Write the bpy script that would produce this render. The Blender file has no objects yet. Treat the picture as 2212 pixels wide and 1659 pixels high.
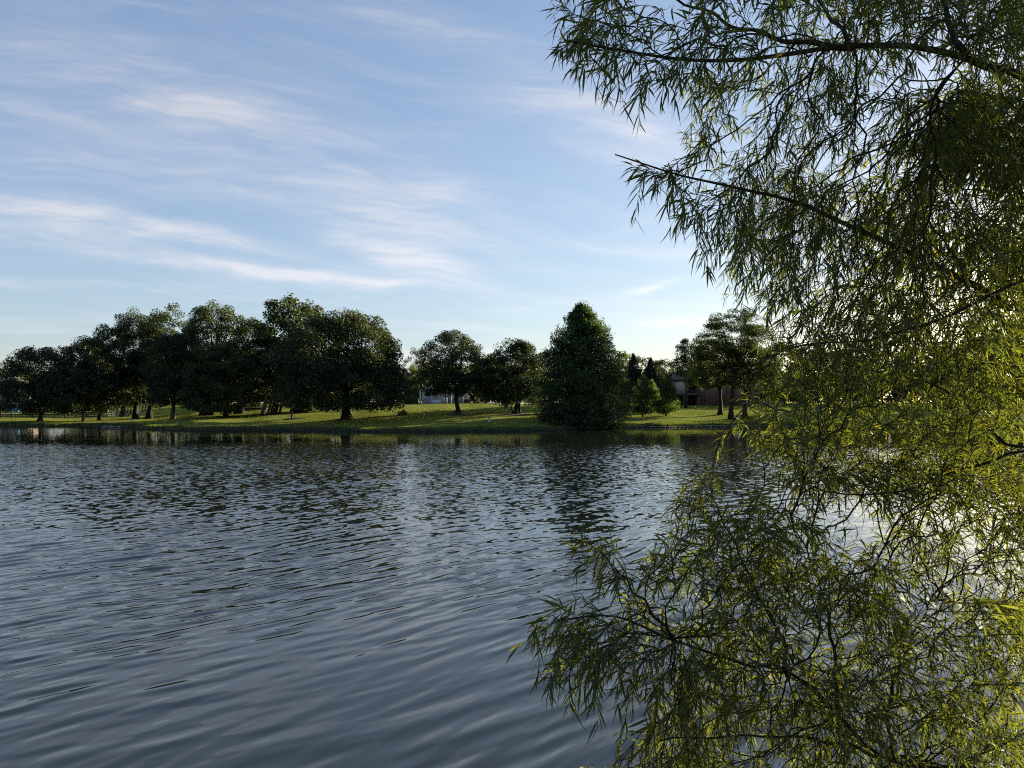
import bpy, math, random
import numpy as np
from mathutils import Vector

# ------------------------------------------------------------------ frame
F, CX, CY, HOR, CAMH = 1540.0, 1106.0, 829.5, 872.0, 3.3   # picture measured at 2212 x 1659
SUN_AZ, SUN_EL = 53.0, 10.5                                 # degrees right of the view axis / above horizon
EXPOSURE = 2.1

S = bpy.context.scene
cam_d = bpy.data.cameras.new("camera")
cam = bpy.data.objects.new("camera", cam_d)
S.collection.objects.link(cam)
PITCH = math.atan((HOR - CY) / F)
cam.location = (0, 0, CAMH)
cam.rotation_euler = (math.pi / 2 + PITCH, 0, 0)
cam_d.sensor_width = 36.0
cam_d.lens = 36.0 * F / 2212.0
cam_d.clip_start = 0.1
cam_d.clip_end = 5000
S.camera = cam
S.view_settings.view_transform = 'Standard'
S.view_settings.look = 'None'
S.view_settings.gamma = 1
S.view_settings.exposure = EXPOSURE
S.cycles.max_bounces = 8
S.cycles.transparent_max_bounces = 4
S.cycles.sample_clamp_indirect = 4
S.cycles.use_denoising = False
S.cycles.filter_width = 1.1
S.cycles.caustics_reflective = False
S.cycles.caustics_refractive = False


def P(u, v, D):
    """picture point (2212 x 1659) at depth D along the view axis -> world"""
    cx, cy = (u - CX) / F * D, (CY - v) / F * D
    c, s = math.cos(PITCH), math.sin(PITCH)
    return np.array([cx, D * c - cy * s, CAMH + D * s + cy * c])


# ------------------------------------------------------------------ world
W = bpy.data.worlds.new("World")
S.world = W
W.use_nodes = True
nt = W.node_tree
nt.nodes.clear()


class G:
    """tiny node-graph helper"""
    def __init__(s, tree): s.t = tree
    def n(s, typ, **kw):
        nd = s.t.nodes.new(typ)
        for k, v in kw.items(): setattr(nd, k, v)
        return nd
    def put(s, sock, v):
        if hasattr(v, 'is_output'): s.t.links.new(v, sock)
        else: sock.default_value = v
    def m(s, op, a, b=0.0, c=0.0, clamp=False):
        nd = s.n('ShaderNodeMath', operation=op, use_clamp=clamp)
        s.put(nd.inputs[0], a); s.put(nd.inputs[1], b)
        if len(nd.inputs) > 2: s.put(nd.inputs[2], c)
        return nd.outputs[0]
    def vm(s, op, a, b=(0, 0, 0), sc=None):
        nd = s.n('ShaderNodeVectorMath', operation=op)
        s.put(nd.inputs[0], a); s.put(nd.inputs[1], b)
        if sc is not None: s.put(nd.inputs['Scale'], sc)
        return nd.outputs[0]
    def comb(s, x, y, z=0.0):
        nd = s.n('ShaderNodeCombineXYZ')
        s.put(nd.inputs[0], x); s.put(nd.inputs[1], y); s.put(nd.inputs[2], z)
        return nd.outputs[0]
    def sep(s, v):
        nd = s.n('ShaderNodeSeparateXYZ'); s.put(nd.inputs[0], v)
        return nd.outputs
    def noise(s, v, scale, detail=4, rough=.55, dist=0.0, out='Fac'):
        nd = s.n('ShaderNodeTexNoise')
        s.put(nd.inputs['Vector'], v); s.put(nd.inputs['Scale'], scale)
        nd.inputs['Detail'].default_value = detail
        nd.inputs['Roughness'].default_value = rough
        nd.inputs['Distortion'].default_value = dist
        return nd.outputs[out]
    def ramp(s, x, lo, hi, a=0.0, b=1.0):
        nd = s.n('ShaderNodeMapRange', interpolation_type='SMOOTHSTEP')
        s.put(nd.inputs[0], x)
        for i, v in zip((1, 2, 3, 4), (lo, hi, a, b)): s.put(nd.inputs[i], v)
        return nd.outputs[0]
    def mix(s, f, a, b, mode='MIX'):
        nd = s.n('ShaderNodeMix', data_type='RGBA', blend_type=mode)
        s.put(nd.inputs[0], f)
        for k, v in ((6, a), (7, b)):
            s.put(nd.inputs[k], v if hasattr(v, 'is_output') else (*v, 1.0) if len(v) == 3 else v)
        return nd.outputs[2]


g = G(nt)
sky = g.n('ShaderNodeTexSky', sky_type='NISHITA')
sky.sun_disc = False
sky.sun_elevation = math.radians(SUN_EL)
sky.sun_rotation = math.radians(SUN_AZ)
sky.altitude = 200
sky.air_density = 1.0
sky.dust_density = 0.9
sky.ozone_density = 1.6
dirv = g.n('ShaderNodeTexCoord').outputs['Generated']
dx, dy, dz = g.sep(dirv)
yy = g.m('MAXIMUM', dy, 0.08)
A = g.m('DIVIDE', dx, yy)            # tangent-plane position on the sky due north
B = g.m('DIVIDE', dz, yy)
zz = g.m('ADD', g.m('MAXIMUM', dz, 0.0), 0.06)
pu, pv = g.m('DIVIDE', dx, zz), g.m('DIVIDE', dy, zz)
# thin cirrus sheet, stretched along the wind
rot = math.radians(18)
ca, sa = math.cos(rot), math.sin(rot)
w1 = g.m('ADD', g.m('MULTIPLY', pu, ca), g.m('MULTIPLY', pv, sa))
w2 = g.m('SUBTRACT', g.m('MULTIPLY', pv, ca), g.m('MULTIPLY', pu, sa))
sheet = g.noise(g.comb(g.m('MULTIPLY', w1, .55), g.m('MULTIPLY', w2, 1.0), 3.1), .9, 6, .55, .6)
fine = g.noise(g.comb(g.m('MULTIPLY', w1, .5), g.m('MULTIPLY', w2, 1.5), 7.7), 1.9, 6, .62, .9)
sheet_m = g.m('MULTIPLY', g.m('MULTIPLY', g.ramp(sheet, .42, .78), g.ramp(dz, .36, .62, 1.0, .2)), g.ramp(fine, .25, .75, .35, 1.0))
cov = g.m('MULTIPLY', sheet_m, .4)
# separate wisps: (centre u, v, half length px, half thickness px, slope dv/du, strength)
wn = g.noise(g.comb(g.m('MULTIPLY', A, 2.2), g.m('MULTIPLY', B, 9.0), 1.0), 2.0, 5, .6, .5)
wv = g.noise(g.comb(g.m('MULTIPLY', A, 1.6), g.m('MULTIPLY', B, 2.0), 5.0), 2.4, 3, .5)
Bw = g.m('ADD', B, g.m('MULTIPLY', g.m('SUBTRACT', wv, .5), .07))
WISPS = [(150, 455, 380, 26, .17, .72), (330, 400, 620, 60, .10, .32), (640, 590, 420, 16, .10, 1.05),
         (470, 520, 420, 20, .20, .40), (870, 550, 160, 32, .27, 1.5), (900, 490, 330, 34, .27, .6),
         (1290, 250, 220, 85, .28, .72), (1390, 285, 60, 26, -.30, .60), (960, 50, 330, 40, .25, .52), (860, 420, 380, 40, .24, .38),
         (1420, 535, 240, 20, .10, .55), (1405, 617, 75, 10, -.22, .70), (240, 180, 460, 130, .25, .34), (330, 330, 700, 60, .12, .36), (60, 470, 420, 60, .16, .40),
         (640, 250, 460, 80, .22, .34), (1000, 775, 420, 14, .02, .45), (1430, 700, 120, 12, .05, .55),
         (90, 620, 300, 22, .12, .22), (1330, 480, 90, 14, -.35, .25)]
for (u, v, hl, ht, sl, st) in WISPS:
    a0, b0 = (u - CX) / F, (HOR - v) / F
    n_ = math.hypot(1, sl); c_, s_ = 1 / n_, -sl / n_
    da = g.m('SUBTRACT', A, a0); db = g.m('SUBTRACT', Bw, b0)
    al = g.m('ADD', g.m('MULTIPLY', da, c_ * F / hl), g.m('MULTIPLY', db, s_ * F / hl))
    pe = g.m('SUBTRACT', g.m('MULTIPLY', db, c_ * F / ht), g.m('MULTIPLY', da, s_ * F / ht))
    q = g.m('ADD', g.m('MULTIPLY', al, al), g.m('MULTIPLY', pe, pe))
    e = g.m('POWER', 2.718, g.m('MULTIPLY', q, -1.3))
    cov = g.m('ADD', cov, g.m('MULTIPLY', e, g.m('MULTIPLY', g.ramp(wn, .22, .72, .25, 1.0), st)))
fa = g.m('ADD', g.m('MULTIPLY', A, .986), g.m('MULTIPLY', Bw, -.165)); fb = g.m('ADD', g.m('MULTIPLY', Bw, .986), g.m('MULTIPLY', A, .165))
fib = g.noise(g.comb(g.m('MULTIPLY', fa, 2.6), g.m('MULTIPLY', fb, 26.0), 2.0), 1.0, 7, .62, .7)
fib2 = g.noise(g.comb(g.m('MULTIPLY', fa, 6.0), g.m('MULTIPLY', fb, 60.0), 9.0), 1.0, 5, .6, .9)
fibm = g.m('MULTIPLY', g.ramp(fib, .30, .68, .42, 1.32), g.ramp(fib2, .25, .75, .72, 1.18))
cov = g.m('ADD', cov, g.m('MULTIPLY', g.ramp(fib, .50, .80), .14))
cov = g.m('MULTIPLY', cov, fibm)
cov = g.m('MULTIPLY', cov, g.ramp(dz, 0.0, .07))
cov = g.m('MINIMUM', g.m('MULTIPLY', cov, 1.15), .92)
sr, sg, sb = g.sep(sky.outputs[0])
hot = g.m('MULTIPLY', g.m('MAXIMUM', g.m('SUBTRACT', sg, 7.0), 0.0), 1.1)        # bright air round the sun
skyc = g.comb(g.m('ADD', hot, g.m('MULTIPLY', g.m('POWER', sr, .72), 1.09)), g.m('ADD', g.m('MULTIPLY', hot, .84), g.m('MULTIPLY', g.m('POWER', sg, .70), 1.17)),
              g.m('ADD', g.m('MULTIPLY', hot, .50), g.m('MULTIPLY', g.m('POWER', sb, .58), 1.56)))
lum = g.n('ShaderNodeRGBToBW'); nt.links.new(skyc, lum.inputs[0])
cl = g.m('ADD', g.m('MULTIPLY', lum.outputs[0], .9), 1.3)
ccol = g.comb(g.m('ADD', cl, -.10), cl, g.m('ADD', cl, .34))
mixc = g.mix(cov, skyc, ccol)
bg = g.n('ShaderNodeBackground')
nt.links.new(mixc, bg.inputs[0])
bg.inputs[1].default_value = 0.056
nt.links.new(bg.outputs[0], g.n('ShaderNodeOutputWorld').inputs[0])

sun_d = bpy.data.lights.new("sun", 'SUN')
sun_d.energy = 5.0
sun_d.angle = math.radians(0.5)
sun_d.color = (1.0, .86, .62)
sun = bpy.data.objects.new("sun", sun_d)
S.collection.objects.link(sun)
az, el = math.radians(SUN_AZ), math.radians(SUN_EL)
to_sun = Vector((math.sin(az) * math.cos(el), math.cos(az) * math.cos(el), math.sin(el)))
sun.rotation_euler = to_sun.to_track_quat('Z', 'Y').to_euler()
sun.location = (60, 50, 40)

# ------------------------------------------------------------------ mesh helpers


def mk(name, V, Fc, mat, parent=None, smooth=False):
    """one mesh object; Fc = list of (n,k) int arrays (quads / tris) or one array"""
    V = np.asarray(V, dtype=np.float32)
    if not isinstance(Fc, list): Fc = [Fc]
    Fc = [np.asarray(f, dtype=np.int32) for f in Fc if len(f)]
    me = bpy.data.meshes.new(name)
    me.vertices.add(len(V)); me.vertices.foreach_set('co', V.ravel())
    loops = np.concatenate([f.ravel() for f in Fc])
    tot = np.concatenate([np.full(len(f), f.shape[1], np.int32) for f in Fc])
    st = np.concatenate([[0], np.cumsum(tot)[:-1]]).astype(np.int32)
    me.loops.add(len(loops)); me.loops.foreach_set('vertex_index', loops)
    me.polygons.add(len(tot)); me.polygons.foreach_set('loop_start', st)
    me.polygons.foreach_set('loop_total', tot)
    if smooth: me.polygons.foreach_set('use_smooth', np.ones(len(tot), bool))
    me.update(calc_edges=True)
    me.materials.append(mat)
    o = bpy.data.objects.new(name, me)
    S.collection.objects.link(o)
    if parent is not None:
        o.parent = parent
        if parent.type == 'EMPTY':
            # geometry is written in world space: move it to the thing's own space
            l = np.array(parent.location[:], np.float32)
            me.vertices.foreach_set('co', (V - l).ravel())
            me.update()
    return o


def tag(o, label=None, cat=None, group=None, kind=None):
    if label: o['label'] = label
    if cat: o['category'] = cat
    if group: o['group'] = group
    if kind: o['kind'] = kind
    return o


def thing(name, loc, label, cat, group=None):
    o = bpy.data.objects.new(name, None)
    o.empty_display_size = .3
    o.location = tuple(float(x) for x in loc)
    S.collection.objects.link(o)
    return tag(o, label, cat, group)


class MB:
    """collects boxes / tubes / prisms into one mesh"""
    def __init__(s): s.V, s.Q, s.T, s.n = [], [], [], 0
    def add(s, V, Q=(), T=()):
        V = np.asarray(V, float).reshape(-1, 3)
        if len(Q): s.Q.append(np.asarray(Q, int).reshape(-1, 4) + s.n)
        if len(T): s.T.append(np.asarray(T, int).reshape(-1, 3) + s.n)
        s.V.append(V); s.n += len(V)
        return s
    def box(s, x0, x1, y0, y1, z0, z1):
        V = [(x, y, z) for z in (z0, z1) for x, y in ((x0, y0), (x1, y0), (x1, y1), (x0, y1))]
        return s.add(V, [(3, 2, 1, 0), (4, 5, 6, 7), (0, 1, 5, 4), (1, 2, 6, 5), (2, 3, 7, 6), (3, 0, 4, 7)])
    def beam(s, a, b, w, h):
        """box section beam from a to b, w wide (horizontal) and h high"""
        a, b = np.asarray(a, float), np.asarray(b, float)
        d = (b - a) / np.linalg.norm(b - a)
        up = np.array([0, 0, 1.0]) if abs(d[2]) < .95 else np.array([0, 1.0, 0])
        sd = np.cross(d, up); sd /= np.linalg.norm(sd); up = np.cross(sd, d)
        V = [p + sd * x * w / 2 + up * z * h / 2 for p in (a, b) for x, z in ((-1, -1), (1, -1), (1, 1), (-1, 1))]
        return s.add(V, [(3, 2, 1, 0), (4, 5, 6, 7), (0, 1, 5, 4), (1, 2, 6, 5), (2, 3, 7, 6), (3, 0, 4, 7)])
    def tube(s, pts, rad, k=8):
        pts = np.asarray(pts, float); rad = np.broadcast_to(np.asarray(rad, float), (len(pts),))
        d = np.gradient(pts, axis=0); d /= np.linalg.norm(d, axis=1)[:, None] + 1e-9
        ref = np.array([.31, .93, .2]) if abs(d[0] @ np.array([.31, .93, .2])) < .9 else np.array([1.0, 0, 0])
        sd = np.cross(d, ref); sd /= np.linalg.norm(sd, axis=1)[:, None] + 1e-9
        up = np.cross(sd, d)
        t = np.arange(k) * 2 * math.pi / k
        V = pts[:, None] + rad[:, None, None] * (np.cos(t)[None, :, None] * sd[:, None] + np.sin(t)[None, :, None] * up[:, None])
        n = len(pts); i = np.arange(n - 1)[:, None] * k; j = np.arange(k)[None]
        Q = np.stack([i + j, i + (j + 1) % k, i + k + (j + 1) % k, i + k + j], -1).reshape(-1, 4)
        V = V.reshape(-1, 3)
        b = len(V)
        V = np.vstack([V, pts[-1:], pts[:1]])
        e = (n - 1) * k
        T = [(e + q, e + (q + 1) % k, b) for q in range(k)] + [((q + 1) % k, q, b + 1) for q in range(k)]
        return s.add(V, Q, T)
    def ball(s, c, r, nu=12, nv=8, jit=0.0, rng=None):
        c = np.asarray(c, float); r = np.broadcast_to(np.asarray(r, float), (3,))
        V = []
        for i in range(nv + 1):
            ph = math.pi * i / nv
            for j in range(nu):
                th = 2 * math.pi * j / nu
                k = 1 + (rng.normal() * jit if rng is not None else 0)
                V.append(c + k * r * np.array([math.sin(ph) * math.cos(th), math.sin(ph) * math.sin(th), math.cos(ph)]))
        Q = [(i * nu + j, (i + 1) * nu + j, (i + 1) * nu + (j + 1) % nu, i * nu + (j + 1) % nu) for i in range(nv) for j in range(nu)]
        return s.add(V, Q)
    def prism(s, poly, y0, y1):
        """polygon in (x, z) extruded along y (convex)"""
        n = len(poly)
        V = [(x, y0, z) for x, z in poly] + [(x, y1, z) for x, z in poly]
        Q = [(i, (i + 1) % n, n + (i + 1) % n, n + i) for i in range(n)]
        T = [(0, i, i + 1) for i in range(1, n - 1)] + [(n, n + i + 1, n + i) for i in range(1, n - 1)]
        return s.add(V, Q, T)
    def build(s, name, mat, parent=None, smooth=False):
        f = []
        if s.Q: f.append(np.concatenate(s.Q))
        if s.T: f.append(np.concatenate(s.T))
        return mk(name, np.concatenate(s.V), f, mat, parent, smooth)


# ------------------------------------------------------------------ materials


def mat_new(name):
    m = bpy.data.materials.new(name); m.use_nodes = True
    m.node_tree.nodes.clear()
    return m, G(m.node_tree)


def finish(m, g, bsdf):
    o = g.n('ShaderNodeOutputMaterial'); m.node_tree.links.new(bsdf, o.inputs[0])
    return m


def plain(name, col, rough=.7, var=.25, scale=4.0, spec=.3, metal=0.0, bump=0.0):
    m, g = mat_new(name)
    tc = g.n('ShaderNodeTexCoord').outputs['Object']
    nz = g.noise(tc, scale, 5, .6)
    c = g.mix(nz, [x * (1 - var) for x in col], [min(1, x * (1 + var)) for x in col])
    p = g.n('ShaderNodeBsdfPrincipled')
    g.put(p.inputs['Base Color'], c)
    p.inputs['Roughness'].default_value = rough
    p.inputs['Specular IOR Level'].default_value = spec
    p.inputs['Metallic'].default_value = metal
    if bump:
        b = g.n('ShaderNodeBump'); g.put(b.inputs['Height'], g.noise(tc, scale * 3, 5, .65))
        b.inputs['Strength'].default_value = bump; b.inputs['Distance'].default_value = .1
        g.put(p.inputs['Normal'], b.outputs[0])
    return finish(m, g, p.outputs[0])


def leafmat(name, c0, c1, trans=.45, tcol=(2.4, 2.0, .6), gloss=.03, grough=.5, old=None):
    m, g = mat_new(name)
    r = g.n('ShaderNodeNewGeometry').outputs['Random Per Island']
    c = g.mix(r, c0, c1)
    if old: c = g.mix(g.ramp(r, .955, .965), c, old)
    d = g.n('ShaderNodeBsdfDiffuse'); g.put(d.inputs[0], c)
    t = g.n('ShaderNodeBsdfTranslucent'); g.put(t.inputs[0], g.mix(1.0, c, tcol, 'MULTIPLY'))
    ms = g.n('ShaderNodeMixShader'); ms.inputs[0].default_value = trans
    g.put(ms.inputs[1], d.outputs[0]); g.put(ms.inputs[2], t.outputs[0])
    gl = g.n('ShaderNodeBsdfGlossy'); gl.inputs['Roughness'].default_value = grough
    gl.inputs[0].default_value = (.9, .95, 1, 1)
    m2 = g.n('ShaderNodeMixShader'); m2.inputs[0].default_value = gloss
    g.put(m2.inputs[1], ms.outputs[0]); g.put(m2.inputs[2], gl.outputs[0])
    return finish(m, g, m2.outputs[0])


M_bark = plain('bark_dark', (.024, .019, .015), .9, .45, 3.0, .15, bump=.6)
M_barkp = plain('bark_pale', (.055, .048, .04), .9, .4, 3.0, .15, bump=.6)
M_willowbark = plain('bark_willow', (.026, .021, .017), .85, .5, 14.0, .2, bump=.8)
L_dark = leafmat('leaf_dark', (0.011, 0.020, 0.007), (0.025, 0.041, 0.011), .35)
L_mid = leafmat('leaf_mid', (0.016, 0.029, 0.008), (0.035, 0.053, 0.013), .42)
L_lite = leafmat('leaf_light', (0.030, 0.048, 0.011), (0.060, 0.084, 0.021), .5)
L_cyp = leafmat('leaf_cypress', (.018, .042, .012), (.036, .066, .018), .4)
L_young = leafmat('leaf_young', (.030, .060, .012), (.055, .095, .020), .45)
L_spruce = leafmat('leaf_spruce', (0.010, 0.017, 0.011), (0.018, 0.028, 0.018), .12)
L_red = leafmat('leaf_purple', (0.018, 0.012, 0.012), (0.030, 0.020, 0.017), .3, (1.2, .8, .7))
L_grey = leafmat('leaf_grey', (0.030, 0.039, 0.024), (0.054, 0.066, 0.042), .4)
L_willow = leafmat('leaf_willow', (.020, .030, .009), (.048, .060, .017), .55, (3.5, 3.1, .85), .02, .4, (.066, .062, .014))

# grass: normals stand up like blades so a low sun catches them
m, g = mat_new('grass')
pos = g.n('ShaderNodeNewGeometry').outputs['Position']
px, py, pz = g.sep(pos)
n1 = g.noise(pos, .16, 4, .6); n2 = g.noise(pos, 1.6, 4, .65); n3 = g.noise(pos, 14, 2, .6)
c = g.mix(g.ramp(n1, .3, .7), (.22, .31, .062), (.38, .42, .095))
c = g.mix(g.ramp(n2, .35, .75, 0, .6), c, (.48, .48, .13))
c = g.mix(g.ramp(n3, .45, .8, 0, .5), c, (.14, .20, .05))
mud = g.mix(n2, (.06, .052, .04), (.11, .10, .08))
edge = g.m('ADD', pz, g.m('MULTIPLY', g.m('SUBTRACT', n2, .5), .22))
c = g.mix(g.ramp(edge, .10, .20), mud, c)
blade = g.noise(pos, 22, 1, .5, out='Color')
nv = g.vm('SUBTRACT', blade, (.5, .5, .5))
nv = g.vm('MULTIPLY', nv, (9, 9, 1.0))
gn = g.n('ShaderNodeNewGeometry').outputs['Normal']
nn = g.vm('NORMALIZE', g.vm('ADD', nv, gn))
d = g.n('ShaderNodeBsdfDiffuse'); g.put(d.inputs[0], c); g.put(d.inputs['Normal'], nn)
t = g.n('ShaderNodeBsdfTranslucent'); g.put(t.inputs[0], g.mix(1.0, c, (2.7, 2.05, .38), 'MULTIPLY'))
g.put(t.inputs['Normal'], nn)
ms = g.n('ShaderNodeMixShader'); ms.inputs[0].default_value = .5
g.put(ms.inputs[1], d.outputs[0]); g.put(ms.inputs[2], t.outputs[0])
M_grass = finish(m, g, ms.outputs[0])

# water: mirror-like skin over dark depth; open-water ripples as slope noise, calmer by both banks
m, g = mat_new('water')
geo = g.n('ShaderNodeNewGeometry')
pos = geo.outputs['Position']
px, py, pz = g.sep(pos)
amp = g.m('MULTIPLY', g.ramp(py, 8, 30, .05, 1.15), g.ramp(py, 46, 64, 1.0, .07))
patch = g.noise(g.comb(g.m('MULTIPLY', px, .6), py, 0), .07, 3, .5)
amp = g.m('MULTIPLY', amp, g.ramp(patch, .3, .7, .65, 1.25))
ck, sk = math.cos(math.radians(138)), math.sin(math.radians(138))
wob = g.noise(g.comb(px, py, 0), .35, 2, .5)
acr = g.m('ADD', g.m('ADD', g.m('MULTIPLY', px, ck), g.m('MULTIPLY', py, sk)), g.m('MULTIPLY', wob, 1.2))   # across the crests
alo = g.m('SUBTRACT', g.m('MULTIPLY', py, ck), g.m('MULTIPLY', px, sk))                                      # along them
def slope(fa, fl, seed):
    nz = g.n('ShaderNodeTexNoise'); nz.inputs['Detail'].default_value = 1.5
    g.put(nz.inputs['Vector'], g.comb(g.m('MULTIPLY', acr, fa), g.m('MULTIPLY', alo, fl), seed)); nz.inputs['Scale'].default_value = 1
    return g.sep(g.vm('SUBTRACT', nz.outputs['Color'], (.5, .5, .5)))
aa, bb, _ = slope(3.7, 2.3, 1.0)
a2, b2, _ = slope(7.0, 4.2, 5.0)
a3, b3, _ = slope(1.0, .7, 9.0)
ta = g.m('ADD', g.m('ADD', g.m('MULTIPLY', aa, .68), g.m('MULTIPLY', a2, .46)), g.m('MULTIPLY', a3, .07))
tb = g.m('ADD', g.m('ADD', g.m('MULTIPLY', bb, .20), g.m('MULTIPLY', b2, .28)), g.m('MULTIPLY', b3, .16))
# steep narrow fronts towards the near bank; their backs are hidden at a grazing view of far water
tf = g.m('ADD', g.m('MULTIPLY', ta, .75), g.m('MULTIPLY', g.m('ABSOLUTE', ta), g.ramp(py, 20, 60, .15, .8)))
sl = g.comb(g.m('ADD', g.m('MULTIPLY', tf, -ck), g.m('MULTIPLY', tb, sk)), g.m('SUBTRACT', g.m('MULTIPLY', tf, -sk), g.m('MULTIPLY', tb, -ck)), 0)
nn = g.vm('NORMALIZE', g.vm('ADD', g.vm('SCALE', sl, sc=amp), geo.outputs['Normal']))
p = g.n('ShaderNodeBsdfPrincipled')
p.inputs['Base Color'].default_value = (.011, .014, .012, 1)
p.inputs['Roughness'].default_value = .04
p.inputs['IOR'].default_value = 1.66
g.put(p.inputs['Normal'], nn)
M_water = finish(m, g, p.outputs[0])

# brick
m, g = mat_new('brick')
tc = g.n('ShaderNodeTexCoord').outputs['Object']
x_, y_, z_ = g.sep(tc)
br = g.n('ShaderNodeTexBrick')
g.put(br.inputs['Vector'], g.comb(g.m('ADD', x_, y_), z_, 0))
br.inputs['Color1'].default_value = (.16, .062, .045, 1)
br.inputs['Color2'].default_value = (.085, .045, .040, 1)
br.inputs['Mortar'].default_value = (.16, .14, .13, 1)
br.inputs['Scale'].default_value = 1.0
br.inputs['Brick Width'].default_value = .42
br.inputs['Row Height'].default_value = .16
br.inputs['Mortar Size'].default_value = .012
cc = g.mix(g.ramp(g.noise(tc, 1.3, 4, .6), .3, .75, 0, .6), br.outputs[0], (.20, .10, .08))
p = g.n('ShaderNodeBsdfPrincipled'); g.put(p.inputs['Base Color'], cc); p.inputs['Roughness'].default_value = .85
M_brick = finish(m, g, p.outputs[0])

M_white = plain('white_paint', (.5, .51, .53), .55, .08, 2.0)
M_siding = plain('pale_siding', (.32, .285, .23), .7, .1, 2.0)
M_brownsiding = plain('brown_siding', (.14, .10, .085), .8, .2, 2.0)
M_roof = plain('roof_shingle', (.085, .078, .075), .9, .35, 6.0, bump=.4)
M_glass = plain('window_glass', (.02, .025, .03), .05, .1, 1.0, .6)
M_blind = plain('window_blind', (.34, .38, .36), .5, .12, 3.0)
M_dark = plain('dark_interior', (.015, .014, .014), .8, .3, 2.0)
M_fence = plain('fence_black', (.016, .015, .015), .75, .4, 5.0)
M_metal = plain('post_metal', (.10, .10, .10), .5, .2, 8.0, .5, .6)
M_sign = plain('sign_white', (.30, .32, .36), .5, .06, 3.0)
M_signblue = plain('sign_blue', (.05, .08, .25), .5, .1, 3.0)
M_stone = plain('stone', (.24, .22, .20), .9, .35, 2.5, bump=.6)
M_darkstone = plain('stone_dark', (.06, .055, .052), .9, .35, 2.5, bump=.6)
M_mulch = plain('mulch', (.022, .015, .011), .95, .5, 8.0, bump=.8)
M_concrete = plain('concrete', (.34, .32, .29), .85, .15, 1.5)
M_blue = plain('blue_cover', (.10, .28, .46), .6, .2, 2.0)
M_feather = plain('feather_brown', (.06, .048, .04), .8, .5, 20.0)
M_featherk = plain('feather_black', (.012, .011, .011), .6, .2, 20.0)

# ------------------------------------------------------------------ terrain
COLU = np.array([-700, -60, 0, 220, 330, 420, 750, 1000, 1150, 1270, 1340, 1650, 2212, 2600, 3000.])
DSH = np.array([104, 104, 103, 101, 93, 86.5, 84, 83, 84.5, 92, 97.5, 101, 96, 96, 90.])
SS = np.array([-8, -2, 0, 1.2, 10, 20, 40, 70, 150, 600, 2500.])
lo = [-1.2, -.3, 0, .30, .55, .70, 1.2, 2.2, 3.0, 4, 5]
mi = [-1.2, -.3, 0, .22, .85, 1.30, 2.0, 2.8, 3.2, 4, 5]
md = [-1.2, -.3, 0, .20, .85, 1.65, 2.95, 3.35, 3.5, 4, 5]
hi = [-1.2, -.3, 0, .20, .90, 1.75, 3.25, 3.40, 3.5, 4, 5]
rt = [-1.2, -.3, 0, .38, .85, 1.60, 2.75, 3.35, 3.6, 4, 5]
ZT = np.array([lo, lo, lo, lo, lo, mi, md, hi, hi, hi, rt, rt, rt, rt, rt])


def lobe(x, y):
    return .10 * np.sin(.11 * x + 1.0) * np.sin(.13 * y + 2) + .06 * np.sin(.31 * x + .23 * y)


def shore_wob(u):
    return .8 * np.sin(u * .013) + .5 * np.sin(u * .051 + .4) + .35 * np.sin(u * .037 + 1) + .25 * np.sin(u * .081 + 2)


def ground_z(X, Y):
    X, Y = np.atleast_1d(np.asarray(X, float)), np.atleast_1d(np.asarray(Y, float))
    r = np.hypot(X, Y); th = np.arctan2(X, Y)
    tc = np.clip(th, math.radians(-49.5), math.radians(50.5))
    u = CX + F * np.tan(tc)
    cs = np.cos(tc)
    Rs = (np.interp(u, COLU, DSH) + shore_wob(u)) / cs
    over = np.clip((np.abs(th) - math.radians(50)) / math.radians(32), 0, 1)
    Rs = Rs * (1 - over) + 9 * over
    s = (r - Rs) * cs
    fi = np.interp(u, COLU, np.arange(len(COLU)))
    i0 = np.clip(fi.astype(int), 0, len(COLU) - 2); fr = fi - i0
    z = np.zeros(len(s))
    for k in range(len(COLU) - 1):
        mk_ = i0 == k
        if mk_.any():
            za, zb = np.interp(s[mk_], SS, ZT[k]), np.interp(s[mk_], SS, ZT[k + 1])
            z[mk_] = za * (1 - fr[mk_]) + zb * fr[mk_]
    z = z + np.where(s > 2, lobe(X, Y) * np.clip((s - 2) / 15, 0, 1), 0)
    # near bank under the viewer
    yb = 2.2 + 3.4 * np.clip((X - 3.0) / 2.2, 0, 1) ** 2 * (3 - 2 * np.clip((X - 3.0) / 2.2, 0, 1))
    nb = np.interp(Y - yb, [-60, -3, -.6, 0, 3.5], [2.6, 1.7, 1.1, .05, -1.2])
    return np.maximum(z, nb)


def gz(x, y): return float(ground_z(x, y)[0])


def on_ground(u, D):
    """point where picture column u meets the ground at depth D"""
    x = (u - CX) / F * D
    return np.array([x, D, gz(x, D)])


th = np.radians(np.concatenate([np.linspace(-180, -60, 49)[:-1], np.linspace(-60, 60, 361), np.linspace(60, 180, 49)[1:]]))
rr = np.concatenate([np.linspace(.01, 9, 26), np.linspace(11, 78, 24), np.linspace(79, 108, 88), np.linspace(108.6, 170, 70), np.geomspace(174, 2600, 34)])
R_, T_ = np.meshgrid(rr, th, indexing='ij')
X_, Y_ = R_ * np.sin(T_), R_ * np.cos(T_)
Z_ = ground_z(X_.ravel(), Y_.ravel())
V = np.stack([X_.ravel(), Y_.ravel(), Z_], 1)
nr, ntb = R_.shape
i = np.arange(nr - 1)[:, None] * ntb; j = np.arange(ntb - 1)[None]
Q = np.stack([i + j, i + ntb + j, i + ntb + j + 1, i + j + 1], -1).reshape(-1, 4)
tag(mk('ground', V, Q, M_grass, smooth=True), kind='structure')

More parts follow.
